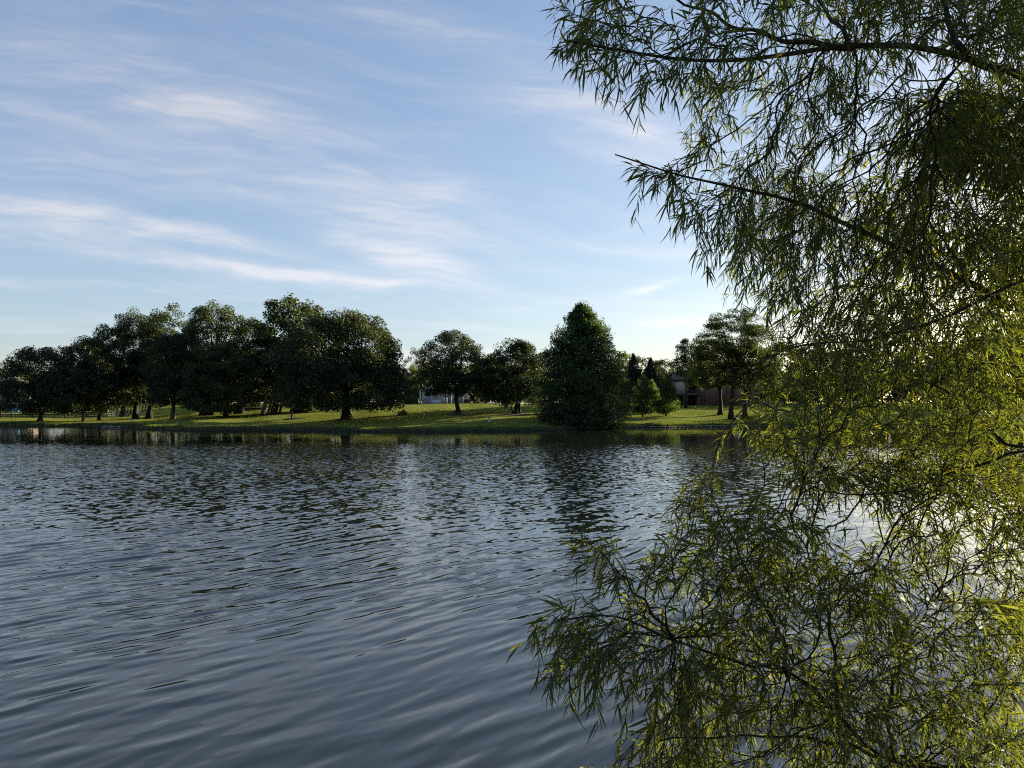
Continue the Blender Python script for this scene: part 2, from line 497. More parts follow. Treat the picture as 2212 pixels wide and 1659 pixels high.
# ------------------------------------------------------------------ water
rng = np.random.default_rng(11)
r1 = np.arange(3.2, 13, .032)
steps, r_ = [], 13.0
while r_ < 55: steps.append(r_); r_ += .032 * (r_ / 13) ** 1.15
far = np.geomspace(r_, 190, 60)
rr = np.concatenate([r1, steps, far])
th = np.radians(np.concatenate([np.linspace(-86, -46, 30)[:-1], np.linspace(-46, 46, 900), np.linspace(46, 86, 30)[1:]]))
R_, T_ = np.meshgrid(rr, th, indexing='ij')
X_, Y_ = (R_ * np.sin(T_)).ravel(), (R_ * np.cos(T_)).ravel()
R1 = R_.ravel()
Hh = np.zeros(len(X_))
base_ang = math.radians(138)     # travel direction of the ripples
wx = X_ + .35 * np.sin(.21 * X_ + .33 * Y_) + .22 * np.sin(.57 * Y_ - .4 * X_ + 1.3)
wy = Y_ + .30 * np.sin(.29 * X_ - .17 * Y_ + 2.1) + .18 * np.sin(.71 * X_ + .35 * Y_)
grp = .75 + .45 * np.sin(.33 * X_ + .21 * Y_ + .6) * np.sin(.27 * Y_ - .19 * X_ + 1.9)
for k in range(96):
    if k < 40:                       # the running ripple train
        lam = .37 * math.exp(rng.normal() * .30); ang = base_ang + rng.normal() * .17; slope = .0195
        grow = np.interp(R1, [4, 7, 10, 14, 22, 40], [1.45, 1.5, 1.3, .95, .78, .75])
    elif k < 82:                     # finer chop, dying out in the lee of the near bank
        lam = .12 + .14 * rng.random(); ang = base_ang + rng.normal() * .34; slope = .0150
        grow = np.interp(R1, [6.5, 9, 13, 20], [.08, .30, 1.0, 1.25])
    else:                            # slow swell
        lam = .8 + .8 * rng.random(); ang = base_ang + rng.normal() * .45; slope = .011
        grow = np.ones(len(R1))
    kk = 2 * math.pi / lam
    fade = np.clip((95 * lam - R1) / (35 * lam), 0, 1) * np.clip((54 - R1) / 16, 0, 1)
    if k >= 82: fade = fade * np.clip((36 - R1) / 16, 0, 1)
       # the far rings cannot carry short waves
    ph = kk * (wx * math.cos(ang) + wy * math.sin(ang)) + rng.random() * 6.283
    Hh += slope / kk * fade * grow * (np.sin(ph) + .28 * np.sin(2 * ph))
Hh *= grp
lean_ = .5 * Hh * np.clip((60 - R1) / 20, 0, 1)         # fronts steeper than backs
V = np.stack([X_ + .64 * lean_, Y_ - .77 * lean_, Hh], 1)
nr, ntb = R_.shape
i = np.arange(nr - 1)[:, None] * ntb; j = np.arange(ntb - 1)[None]
Q = np.stack([i + j, i + ntb + j, i + ntb + j + 1, i + j + 1], -1).reshape(-1, 4)[:, ::-1]
tag(mk('pond_water', V, Q, M_water, smooth=True), kind='structure')

# ------------------------------------------------------------------ foliage helpers


def diamonds(C, size, rng, up=.35, elong=1.0):
    """leaf-cluster faces at C: random diamonds, slightly bent, normals leaning upward"""
    n = len(C)
    N = rng.normal(size=(n, 3)); N[:, 2] += up * 1.5
    N /= np.linalg.norm(N, axis=1)[:, None]
    a = np.cross(N, rng.normal(size=(n, 3))); a /= np.linalg.norm(a, axis=1)[:, None] + 1e-9
    b = np.cross(N, a)
    s = size * (.6 + .8 * rng.random(n))[:, None]
    bend = N * s * .18
    V = np.stack([C - a * s * .6 * elong, C - b * s * .34 + bend, C + a * s * .6 * elong, C + b * s * .34 + bend], 1).reshape(-1, 3)
    return V, np.arange(4 * n).reshape(-1, 4)


def unit(rng, n):
    v = rng.normal(size=(n, 3)); return v / np.linalg.norm(v, axis=1)[:, None]


def crown_round(rng, c, R, size, cover, nl=15, flat=.75, sub=26):
    """lumpy broadleaf crown: a domed envelope swollen by lobes, clumps near its skin, leaves in each clump"""
    c, R = np.asarray(c, float), np.asarray(R, float)
    N = nl * 17
    d = unit(rng, N)
    L = unit(rng, nl)                                   # lobe directions
    dot = np.clip(d @ L.T, -1, 1)
    swell = np.exp(-(1 - dot) * 7).max(1)
    env = .88 + .20 * swell
    depth = np.where(rng.random(N) < .66, .78 + .22 * rng.random(N), .20 + .6 * rng.random(N))
    q = d * (env * depth)[:, None]
    cz = c[2] - .20 * R[2]                              # widest below the middle
    up = q[:, 2] > 0
    hz_ = np.where(up, 1.0, np.clip(np.sqrt(np.maximum(1e-3, 1 - np.abs(d[:, 2]) ** 4)) / np.sqrt(np.maximum(1e-3, 1 - d[:, 2] ** 2)), 1, 1.7))
    cl = np.stack([c[0] + q[:, 0] * R[0] * hz_, c[1] + q[:, 1] * R[1] * hz_, cz + q[:, 2] * R[2] * np.where(up, 1.20, .92)], 1)
    n = int(cover * (2 * R[0]) * (2 * R[2]) * .8 / (.41 * size * size))
    w = (.3 + 1.4 * rng.random(N)) * (.5 + depth)
    idx = rng.choice(N, n, p=w / w.sum())
    sp = float(np.mean(R)) * .075 + .12
    e_ = rng.normal(size=(n, 3)); e_ /= np.maximum(1, np.linalg.norm(e_, axis=1) / 1.7)[:, None]
    pts = cl[idx] + e_ * np.array([sp, sp, sp * flat])
    lc = np.stack([c[0] + L[:, 0] * R[0] * .6, c[1] + L[:, 1] * R[1] * .6, cz + L[:, 2] * R[2] * np.where(L[:, 2] > 0, .75, .4)], 1)
    return pts, lc


def tree(name, label, cat, u, D, x0, x1, top, bot, kind='round', lm=None, bark=None, leaf=0.181, cover=3.0, seed=1,
         trunk_w=None, lean=0.0, stems=1, group=None, nl=15, base=None, sub=26, flat=.75):
    """x0..x1, top..bot: crown box measured on the picture at depth D"""
    rng = np.random.default_rng(seed)
    lm = lm or L_dark; bark = bark or M_bark
    k = D / F
    b = on_ground(u, D) if base is None else np.asarray(base, float)
    zt, zb = CAMH + (HOR - top) * k, CAMH + (HOR - bot) * k
    zb_cut = zb
    if kind == 'round': cover = cover * 2.3; zb -= 1 * k; zb_cut = zb
    if kind in ('cypress', 'spruce'): cover *= 1.5
    xc = ((x0 + x1) / 2 - CX) * k
    Rx = (x1 - x0) / 2 * k
    Rz = (zt - zb) / 2
    c = np.array([xc, D, (zt + zb) / 2])
    R = np.array([Rx, Rx * .95, Rz])
    root = thing(name, b, label, cat, group)
    mb = MB()
    tw = (trunk_w or .045 * (zt - b[2]) / 2)
    ends = None
    if kind == 'round':
        Ri = R * np.array([.99, .99, .97])
        pts, lc = crown_round(rng, c, Ri, leaf, cover, nl, sub=sub, flat=flat)
        ends = lc
    elif kind == 'layer':           # flat open tiers of foliage
        nT = 150
        d = unit(rng, nT); d[:, 2] = d[:, 2] * .9 + .08
        q = c + d * R * (.25 + .67 * rng.random((nT, 1)) ** .55)
        n = int(cover * 4 * R[0] * R[2] * .8 / (.41 * leaf * leaf))
        idx = rng.integers(0, nT, n)
        out = np.sign(q[idx, :2] - c[:2])
        rad = rng.random(n) ** .5 * (R[0] * .20); an = rng.random(n) * 6.283
        pts = q[idx] + np.stack([np.cos(an) * rad, np.sin(an) * rad, rng.normal(size=n) * .2 - rad * .12], 1)
        ends = q[::8]
    else:                           # cone: tiers of drooping sprays
        n = int(cover * 2 * R[0] * 2 * R[2] * .55 / (.41 * leaf * leaf))
        nB = int(110 + 40 * R[2])
        t = rng.random(nB) ** 1.25
        pw = .72 if kind == 'cypress' else .95
        prof = ((1 - t ** 2.3) ** .75 if kind == 'cypress' else (1 - t) ** .8) * np.where(t < .10, .86 + 1.4 * t, 1.0)
        ang = rng.random(nB) * 6.283
        blen = R[0] * prof * (.76 + .24 * rng.random(nB)) * (1 + .05 * np.sin(ang * 2 + 1) + .05 * np.sin(ang * 5 + t * 9)) + .15
        zz_ = zb + t * (zt - zb)
        w = blen / blen.sum() + .002
        idx = rng.choice(nB, n, p=w / w.sum())
        f = rng.random(n) ** .62
        rad = f * blen[idx]
        wid = .16 + .20 * blen[idx] * (1 - f * .65)
        aa = ang[idx]
        off = rng.normal(size=n) * wid * .6
        rise = (.16 if kind == 'cypress' else -.10)
        pts = np.stack([xc + np.cos(aa) * rad - np.sin(aa) * off, D + np.sin(aa) * rad + np.cos(aa) * off,
                        zz_[idx] + rise * rad - .035 * rad ** 2 / max(1, R[0] * .4) + rng.normal(size=n) * (.13 + .03 * R[0])], 1)
        ends = None
    gl = ground_z(pts[:, 0], pts[:, 1])
    pts = pts[pts[:, 2] > np.maximum(gl, 0) + .12]
    if kind in ('round',):
        # ragged underside
        low = zb_cut + .25 * np.sin(pts[:, 0] * 1.7) + .3 * np.sin(pts[:, 1] * 1.3)
        pts = pts[pts[:, 2] > low]
    # trunk and limbs
    z_in = zb + (.45 if kind == 'round' else .35) * (zt - zb)
    if kind in ('cypress', 'spruce'): z_in = zt - .04 * (zt - zb)
    for s_ in range(stems):
        o = np.zeros(2) if stems == 1 else rng.normal(size=2) * tw * 1.3
        topo = np.array([xc, D]) + (rng.normal(size=2) * R[0] * .35 if stems > 1 else 0)
        t = np.linspace(0, 1, 9)
        ln = lean * k
        path = np.stack([b[0] + o[0] + (topo[0] - b[0] - o[0]) * t ** 1.4 + ln * np.sin(t * 3.1),
                         b[1] + o[1] + (topo[1] - b[1] - o[1]) * t ** 1.4,
                         b[2] - .15 + (z_in - b[2] + .15) * t], 1)
        path[1:, :2] += rng.normal(size=(8, 2)) * tw * .12
        tw_s = tw / (stems ** .6)
        rad = tw_s * (1 - .62 * t) + tw_s * .7 * np.exp(-t * 16)
        if kind in ('cypress', 'spruce'): rad = tw_s * (1 - .93 * t) + tw_s * .4 * np.exp(-t * 20)
        mb.tube(path, rad, 10)
        if ends is not None:
            sel = ends if stems == 1 else ends[s_::stems]
            for q in sel:
                f = .45 + .5 * rng.random()
                kx = int(f * 8)
                a = path[kx]
                if q[2] < a[2] - 1.0: a = path[max(3, kx - 3)]
                mid = (a + q) / 2 + np.array([0, 0, .10 * np.linalg.norm(q - a)])
                tt = np.linspace(0, 1, 6)[:, None]
                cv = (1 - tt) ** 2 * a + 2 * tt * (1 - tt) * mid + tt ** 2 * q
                mb.tube(cv, np.linspace(tw_s * .34, tw_s * .05, 6), 5)
    if kind in ('cypress', 'spruce'):
        for q in range(0, nB, 3):
            e = np.array([xc + math.cos(ang[q]) * blen[q] * .85, D + math.sin(ang[q]) * blen[q] * .85, zz_[q] + rise * blen[q] * .85])
            mb.tube([[xc, D, zz_[q] - .1], e], [tw * .22 * (1 - t_) if False else tw * .16, tw * .03], 4)
    mb.build('trunk', bark, root, True)
    if len(pts):
        Vc, Qc = diamonds(pts, leaf, rng, elong=1.0 if kind == 'round' else 1.5, up=.35 if kind != 'layer' else 1.2)
        mk('crown', Vc, Qc, lm, root)
    return root


TG = 'trees on the far bank'
# --- left group, from the left edge to the big oak
tree('small_tree', 'low wide tree with dark drooping crown at the far left end of the far bank', 'tree', 92, 112, 2, 184, 746, 893, lm=L_dark, seed=3, stems=3, nl=16, trunk_w=.30, leaf=0.205, cover=3.6)
tree('small_tree', 'dark tree with thin pale trunk just right of the leftmost wide tree', 'tree', 181, 111, 104, 262, 718, 889, lm=L_dark, bark=M_barkp, seed=4, trunk_w=.20, leaf=0.221)
tree('broadleaf_tree', 'slim-trunked tree stepping up between the low left trees and the taller wood', 'tree', 215, 115, 182, 318, 698, 881, seed=5, trunk_w=.24, leaf=0.221, cover=2.6)
tree('broadleaf_tree', 'open tree with sky showing through its crown, behind a small dark conical shrub', 'tree', 294, 119, 222, 356, 664, 871, lm=L_mid, seed=6, trunk_w=.40, leaf=0.221, cover=2.3)
tree('broadleaf_tree', 'tall tree with sunlit yellow-green top left of the rounded twin-trunk crown', 'tree', 322, 118, 292, 424, 660, 874, lm=L_mid, seed=7, trunk_w=.42, leaf=0.230)
tree('broadleaf_tree', 'dark tree with straight grey trunk standing alone on the lit grass edge', 'tree', 374, 107, 314, 452, 706, 877, bark=M_barkp, seed=8, trunk_w=.30, leaf=0.205)
tree('broadleaf_tree', 'tall rounded tree with thick twin dark trunks left of the notch in the treetops', 'tree', 446, 113, 386, 540, 649, 875, lm=L_mid, seed=9, trunk_w=.75, leaf=0.230, nl=17)
tree('small_tree', 'smaller tree with sunlit yellow leaves low on its right side, in front of the wood', 'tree', 488, 105, 394, 552, 735, 890, lm=L_mid, seed=10, trunk_w=.30, leaf=0.197, cover=2.8)
tree('broadleaf_tree', 'tree with dark leaning forked trunk beneath the notch in the treetops', 'tree', 516, 115, 474, 612, 682, 869, seed=12, trunk_w=.55, lean=8, leaf=0.230, cover=2.6)
tree('broadleaf_tree', 'tallest tree of the left wood, narrow high crown behind the great round tree', 'tree', 642, 112, 550, 712, 634, 875, lm=L_mid, seed=13, trunk_w=.75, leaf=0.344, nl=18, cover=3.8)
tree('great_tree', 'largest spreading tree with broad domed crown and thick trunk on the open lawn', 'tree', 750, 98, 606, 882, 660, 884, seed=14, trunk_w=.62, leaf=0.221, cover=4.2, nl=26, sub=30)
tree('small_tree', 'small tree with slim trunk half hidden behind the great domed tree', 'tree', 709, 114, 672, 746, 775, 883, seed=15, trunk_w=.36, leaf=0.230, cover=2.6)
tree('ornamental_tree', 'little spreading ornamental tree with bare branching trunk left of the great domed tree', 'tree', 631, 100, 592, 668, 800, 881, seed=16, lm=L_mid, bark=M_barkp, trunk_w=.14, leaf=0.175, cover=1.5, nl=10)
# leaning clump of slim trunks
b0 = on_ground(592, 108)
root = thing('multi_stem_tree', b0, 'clump of slim leaning pale trunks standing in a row under the tall wood', 'tree')
rng = np.random.default_rng(21)
for q in range(6):
    uu = [567, 578, 584, 590, 596, 604][q]
    a = on_ground(uu, 106 + q * .9)
    ztop = a[2] + 3.6 + rng.random() * 1.2
    xt = a[0] + [.7, 1.0, 1.2, 1.0, .9, .8][q]
    t = np.linspace(0, 1, 7)[:, None]
    pth = a + (np.array([xt, a[1], ztop]) - a) * t + np.array([1, 0, 0]) * .12 * np.sin(t * 3.1)
    pth[0, 2] -= .1
    MB().tube(pth, [.34 if q == 0 else .20] + list(np.linspace(.26, .13, 6) * (1.15 if q == 0 else .72)), 8).build('trunk', M_barkp, root, True)
pts, _ = crown_round(rng, np.array([b0[0] + 1.2, b0[1], b0[2] + 6.6]), np.array([3.6, 3.0, 2.8]), .36, 2.6, 10)
Vc, Qc = diamonds(pts, .36, rng); mk('crown', Vc, Qc, L_dark, root)

# --- middle
tree('round_tree', 'round-crowned tree with short forked trunk in a mulch ring in front of the white house', 'tree', 989, 104, 902, 1052, 716, 856, seed=17, trunk_w=.34, leaf=0.197, cover=3.0, nl=18)
tree('multi_stem_tree', 'dense rounded tree with a fan of several stems left of the cone-shaped evergreen', 'tree', 1117, 105, 1040, 1192, 729, 874, seed=18, stems=6, trunk_w=.42, leaf=0.197, cover=4.0, nl=17)
tree('cypress_tree', 'big cone-shaped evergreen whose skirt hangs over the water edge', 'tree', 1257, 95, 1150, 1366, 662, 930, kind='cypress', lm=L_cyp, seed=19, trunk_w=.55, leaf=.165, cover=6.5)
CG = 'young cypresses on the lit lawn'
tree('young_cypress', 'leftmost of three young cone-shaped cypresses on the lit lawn', 'tree', 1388, 113, 1360, 1418, 813, 892, kind='cypress', lm=L_young, seed=22, trunk_w=.12, leaf=0.148, cover=4.5, group=CG)
tree('young_cypress', 'middle young cypress, set back between two others on the lit lawn', 'tree', 1406, 120, 1382, 1432, 824, 888, kind='cypress', lm=L_young, seed=23, trunk_w=.12, leaf=0.148, cover=4.5, group=CG)
tree('young_cypress', 'rightmost young cypress, beside the corner of the brick house', 'tree', 1438, 113, 1411, 1468, 818, 893, kind='cypress', lm=L_young, seed=24, trunk_w=.13, leaf=0.148, cover=4.5, group=CG)
tree('spruce_tree', 'dark pointed spruce behind the young cypresses, nearer the big evergreen', 'tree', 1370, 132, 1322, 1416, 768, 890, kind='spruce', lm=L_spruce, seed=25, trunk_w=.25, leaf=0.202, cover=4.5)
tree('spruce_tree', 'dark pointed spruce behind the young cypresses, nearer the brick house', 'tree', 1406, 138, 1362, 1450, 778, 886, kind='spruce', lm=L_spruce, seed=26, trunk_w=.25, leaf=0.202, cover=4.5)
tree('broadleaf_tree', 'pale sunlit tree peeping out right behind the big evergreen', 'tree', 1345, 165, 1318, 1376, 758, 868, lm=L_lite, seed=27, trunk_w=.3, leaf=0.369, cover=2.6)
tree('broadleaf_tree', 'open round-topped tree beyond the spruces, left of the brick house', 'tree', 1432, 168, 1404, 1462, 766, 868, lm=L_mid, seed=28, trunk_w=.3, leaf=0.230, cover=2.2)
tree('broadleaf_tree', 'dark slender tree rising in front of the brick house balcony', 'tree', 1481, 136, 1452, 1532, 724, 812, lm=L_dark, seed=29, trunk_w=.22, leaf=0.221, cover=2.6, nl=13)
tree('broadleaf_tree', 'tree with low sunlit leaves and slanting limb before the brick wall', 'tree', 1555, 118, 1486, 1606, 726, 838, lm=L_mid, seed=30, trunk_w=.34, leaf=0.197, cover=3.0, lean=4)
tree('tall_tree', 'tallest tree on the right, flat airy tiers of foliage over two storeys of house', 'tree', 1579, 111, 1512, 1672, 650, 812, kind='layer', lm=L_mid, seed=31, trunk_w=.36, leaf=0.162, cover=2.4)
tree('broadleaf_tree', 'tree with leaning dark trunk nearest the willow on the lit lawn', 'tree', 1610, 113, 1570, 1690, 736, 846, lm=L_mid, seed=32, trunk_w=.40, leaf=0.197, cover=2.4, lean=-6)
# --- behind
tree('pale_tree', 'thin pale grey-green tree rising in the gap right of the great domed tree', 'tree', 902, 172, 872, 930, 742, 850, lm=L_grey, seed=33, trunk_w=.2, leaf=0.230, cover=1.1, nl=10)
tree('pale_tree', 'low sunlit feathery tree in the gap left of the white house', 'tree', 882, 150, 862, 912, 785, 868, lm=L_lite, seed=34, trunk_w=.2, leaf=0.197, cover=2.6, nl=10)
tree('broadleaf_tree', 'dark tree behind the white house, filling the space between two lawn trees', 'tree', 1050, 165, 990, 1110, 762, 868, lm=L_dark, seed=35, trunk_w=.3, leaf=0.410, cover=3.0)
for q, (u_, D_, w_, tp, lb) in enumerate([
        (1165, 158, 46, 772, 'dark tree filling the gap between the fan of stems and the big evergreen'),
        (955, 168, 50, 776, 'dark tree behind the white house roof, left half'),
        (1320, 160, 44, 790, 'dark tree low behind the right flank of the big evergreen'),
        (1450, 158, 40, 800, 'dark tree low behind the rightmost young cypress'),
        (1388, 172, 52, 770, 'rounded background tree rising just behind the two dark spruces'),
        (820, 170, 60, 775, 'dark tree behind the right side of the great domed tree'),
        (560, 165, 70, 760, 'dark tree far behind the notch in the left treetops'),
        (250, 168, 80, 770, 'dark tree far behind the slim left trunks')]):
    tree('background_tree', lb, 'tree', u_, D_, u_ - w_, u_ + w_, tp, 868, lm=L_dark, seed=90 + q, trunk_w=.35, leaf=0.369, cover=2.2)
tree('distant_tree', 'small hazy tree at the extreme left beside the house roof', 'tree', 8, 190, -30, 26, 790, 862, lm=L_mid, seed=36, trunk_w=.25, leaf=0.410, cover=2.6, nl=9)
for q, (u_, D_, w_, tp, lb) in enumerate([
        (1695, 160, 70, 736, 'distant tree glimpsed through the left edge of the willow'),
        (1800, 195, 80, 740, 'dark distant tree behind the middle of the willow'),
        (1905, 200, 75, 752, 'distant tree behind the lit willow leaves'),
        (2020, 190, 90, 735, 'distant broad tree behind the willow limbs'),
        (2130, 160, 90, 715, 'larger distant tree behind the willow near the right edge'),
        (2230, 150, 100, 690, 'distant tree cut by the right edge of the view')]):
    tree('distant_tree', lb, 'tree', u_, D_, u_ - w_, u_ + w_, tp, 868, lm=L_mid, seed=40 + q, trunk_w=.35, leaf=0.451, cover=2.8)

# far-off wood that reads as one mass
rng = np.random.default_rng(77)
pts = []
for q in range(150):
    u_ = -250 + 2900 * rng.random()
    D_ = 215 + 60 * rng.random()
    x_ = (u_ - CX) / F * D_
    if 860 < u_ < 930 or 1310 < u_ < 1470: hgt = 6 + 3 * rng.random()
    else: hgt = 8 + 5 * rng.random()
    n_ = 420
    c_ = np.array([x_, D_, gz(x_, D_) + hgt * .5])
    d_ = unit(rng, n_) * (.45 + .55 * rng.random((n_, 1)) ** .5)
    pts.append(c_ + d_ * np.array([5.0, 5.0, hgt * .55]))
Vc, Qc = diamonds(np.concatenate(pts), .95, rng)
tag(mk('distant_woods', Vc, Qc, L_dark), 'far dark line of woods closing the view behind the lawns', 'woods', kind='stuff')

# ------------------------------------------------------------------ shrubs and mulch


def shrub(name, label, u, D, w, h, lm, seed, leaf=0.107, cone=False):
    rng = np.random.default_rng(seed)
    b = on_ground(u, D)
    root = thing(name, b, label, 'shrub')
    n = int(3.2 * w * h / (.3 * leaf * leaf))
    d_ = unit(rng, n); d_[:, 2] = np.abs(d_[:, 2])
    rad = (.55 + .45 * rng.random((n, 1)) ** .4) * (1 + .16 * np.sin(d_[:, :1] * 7 + seed) + .12 * np.sin(d_[:, 1:2] * 9))
    p_ = d_ * rad * np.array([w / 2, w / 2, h])
    if cone:
        t_ = rng.random(n) ** 1.4; a_ = rng.random(n) * 6.283
        rr_ = w / 2 * (1 - t_) * (.7 + .3 * rng.random(n))
        p_ = np.stack([np.cos(a_) * rr_, np.sin(a_) * rr_, t_ * h], 1)
    Vc, Qc = diamonds(b + p_ + np.array([0, 0, .05]), leaf, rng)
    mk('foliage', Vc, Qc, lm, root)
    mb = MB()
    for q in range(7):
        a_ = q * .9
        mb.tube([b + [0, 0, -.05], b + [math.cos(a_) * w * .2, math.sin(a_) * w * .2, h * .55]], [.03, .012], 5)
    mb.build('stem', M_bark, root)
    return root


shrub('shrub', 'low dark shrub alone on the open lawn right of the great domed tree', 871, 103, 1.5, .65, L_dark, 51)
shrub('conical_shrub', 'dark conical shrub standing by the bend of the black fence', 268, 126, 1.7, 2.5, L_spruce, 52, .2, True)
shrub('shrub', 'round russet shrub on the patio right of the forked trunk', 1010, 133, 1.4, 1.0, L_red, 53)
shrub('shrub', 'round dark shrub on the patio, second from the forked trunk', 1029, 133, 1.6, 1.1, L_dark, 54)
shrub('shrub', 'green shrub at the left foot of the white porch', 893, 134, 2.2, 1.3, L_mid, 55)
shrub('shrub', 'dark spreading shrub behind the leaning clump of trunks', 655, 114, 3.4, 1.9, L_dark, 56, .24)
shrub('shrub', 'small dark shrub right beside the low garden wall on the right lawn', 1652, 152, 3.6, 1.7, L_dark, 57, .24)
shrub('tall_shrub', 'narrow yellow-green shrub in the gap left of the white house', 881, 138, 1.3, 3.6, L_lite, 58, .2, True)


def disc(name, u, D, rx, ry, label, cat):
    b = on_ground(u, D)
    n = 40
    V = [(b[0], b[1], b[2] + .10)]
    for ring, f in ((1, .6), (2, 1.0)):
        for q in range(n):
            a = q * 2 * math.pi / n
            k = f * (1 + .06 * math.sin(3 * a + 1) + .05 * math.sin(7 * a))
            x, y = b[0] + rx * k * math.cos(a), b[1] + ry * k * math.sin(a)
            V.append((x, y, gz(x, y) + (.09 if ring == 1 else .015)))
    T = [(0, 1 + q, 1 + (q + 1) % n) for q in range(n)]
    Q = [(1 + q, 1 + n + q, 1 + n + (q + 1) % n, 1 + (q + 1) % n) for q in range(n)]
    return tag(mk(name, V, [np.array(Q), np.array(T)], M_mulch, smooth=True), label, cat)


disc('mulch_ring', 989, 104, 1.5, 1.5, 'dark mulch ring around the forked trunk before the white house', 'mulch bed')
disc('mulch_ring', 1117, 105, 2.7, 1.9, 'wide dark mulch ring under the fan of stems', 'mulch bed')
disc('mulch_ring', 750, 98, 1.8, 1.5, 'dark mulch ring around the trunk of the great domed tree', 'mulch bed')
disc('mulch_ring', 631, 100, 1.2, 1.0, 'small mulch ring under the little ornamental tree', 'mulch bed')

# ------------------------------------------------------------------ fences


def rail_fence(name, label, path, h, nrail, step):
    """path: list of (u, D)"""
    pts = np.array([on_ground(u, D) for u, D in path])
    seg = np.linalg.norm(np.diff(pts[:, :2], axis=0), axis=1)
    L = np.concatenate([[0], np.cumsum(seg)])
    n = int(L[-1] / step) + 1
    t = np.linspace(0, L[-1], n)
    x, y = np.interp(t, L, pts[:, 0]), np.interp(t, L, pts[:, 1])
    z = ground_z(x, y)
    root = thing(name, (x[0], y[0], z[0]), label, 'fence')
    for q in range(n):
        MB().box(x[q] - .075, x[q] + .075, y[q] - .075, y[q] + .075, z[q] - .1, z[q] + h + .06).build('post', M_fence, root)
    for r in range(nrail):
        mb = MB()
        for q in range(n - 1):
            dz_ = .16 + (h - .22) * r / max(1, nrail - 1)
            mb.beam((x[q], y[q] - .10, z[q] + dz_), (x[q + 1], y[q + 1] - .10, z[q + 1] + dz_), .04, .15)
        mb.build('rail', M_fence, root)
    return root


rail_fence('plank_fence', 'black plank fence running behind the slim left trunks and bending uphill', [(-90, 127), (228, 127), (262, 133), (320, 150)], 1.35, 4, 1.9)
rail_fence('plank_fence', 'short dark rail fence on the rise right of the great domed trunk', [(762, 131), (812, 133)], 1.2, 4, 1.5)

# ------------------------------------------------------------------ houses
KH = 150 / F


def hx(u, D): return (u - CX) / F * D


def hz(v, D): return CAMH + (HOR - v) / F * D


def window(parent, u0, u1, v0, v1, D, yface, blind=True):
    x0, x1, z0, z1 = hx(u0, D), hx(u1, D), hz(v1, D), hz(v0, D)
    w = .09
    mb = MB()
    mb.box(x0, x1, yface - .08, yface + .02, z0 - w, z0); mb.box(x0, x1, yface - .08, yface + .02, z1, z1 + w)
    mb.box(x0 - w, x0, yface - .08, yface + .02, z0 - w, z1 + w); mb.box(x1, x1 + w, yface - .08, yface + .02, z0 - w, z1 + w)
    mb.box(x0, x1, yface - .06, yface - .01, (z0 + z1) / 2 - .03, (z0 + z1) / 2 + .03)
    f = mb.build('window', M_dark, parent)
    pn = MB().box(x0, x1, yface - .035, yface - .012, z0, (z0 + z1) / 2 - .03).box(x0, x1, yface - .035, yface - .012, (z0 + z1) / 2 + .03, z1)
    pn.build('pane', M_blind if blind else M_glass, f)
    return f


# brick house on the right
D = 150.0
zb = gz(hx(1540, D), D) - .3
root = thing('brick_house', (hx(1550, D), D, zb), 'two-storey red brick house with a recessed balcony and small windows', 'house')
xl, xr, xe = hx(1508, D), hx(1642, D), hx(1464, D)
xm = hx(1478.5, D)
zt = hz(806, D)
o = MB().box(xl, xr, D, D + 11, zb, zt).build('brick_wall', M_brick, root)
# balcony bay: back wall, corner pillar, floors, beam
bay = MB()
bay.box(xe, xl, D + 2.2, D + 11, zb, zt)
bay.build('bay_wall', M_brownsiding, root)
MB().box(xe, xm, D - .25, D + 2.2, hz(849, D), hz(824, D)).build('pale_panel', M_siding, root)
MB().box(xm + .02, xm + .55, D - .1, D + .5, zb, hz(822.5, D)).build('pillar', M_brownsiding, root)
MB().box(xe + .02, xl, D - .3, D + 2.2, hz(852.5, D), hz(849.3, D)).box(xm + .02, xl, D - .28, D - .1, hz(852, D) - .15, hz(849.6, D)).build('balcony_floor', M_brownsiding, root)
MB().box(xe - .2, xl, D - .35, D + 2.2, hz(823.4, D), hz(820.5, D)).build('beam', M_fence, root)
mb = MB()
for q in np.arange(xm + .65, xl, .14): mb.box(q, q + .03, D - .22, D - .18, hz(849.2, D), hz(842.4, D))
mb.box(xm + .55, xl, D - .24, D - .16, hz(842.4, D), hz(841.6, D))
mb.build('balcony_railing', M_metal, root)
d_ = MB().box(xm + .8, xl - .3, D + 2.1, D + 2.25, hz(849, D), hz(828, D)).build('balcony_door', M_dark, root)
MB().box(xm + 1.5, xm + 1.6, D + 2.04, D + 2.1, hz(849, D), hz(828.5, D)).build('mullion', M_metal, d_)
d_ = MB().box(xm + .7, xl - .1, D + 2.1, D + 2.25, zb + .35, hz(856, D)).build('patio_door', M_dark, root)
MB().box(xm + 1.1, xm + 1.18, D + 2.04, D + 2.1, zb + .35, hz(856, D)).box(xm + 2.0, xm + 2.06, D + 2.04, D + 2.1, zb + .35, hz(856, D)).build('mullion', M_metal, d_)
MB().box(xe + .3, xm - .05, D + 2.1, D + 2.25, zb + .35, hz(856, D)).build('side_door', M_dark, root)
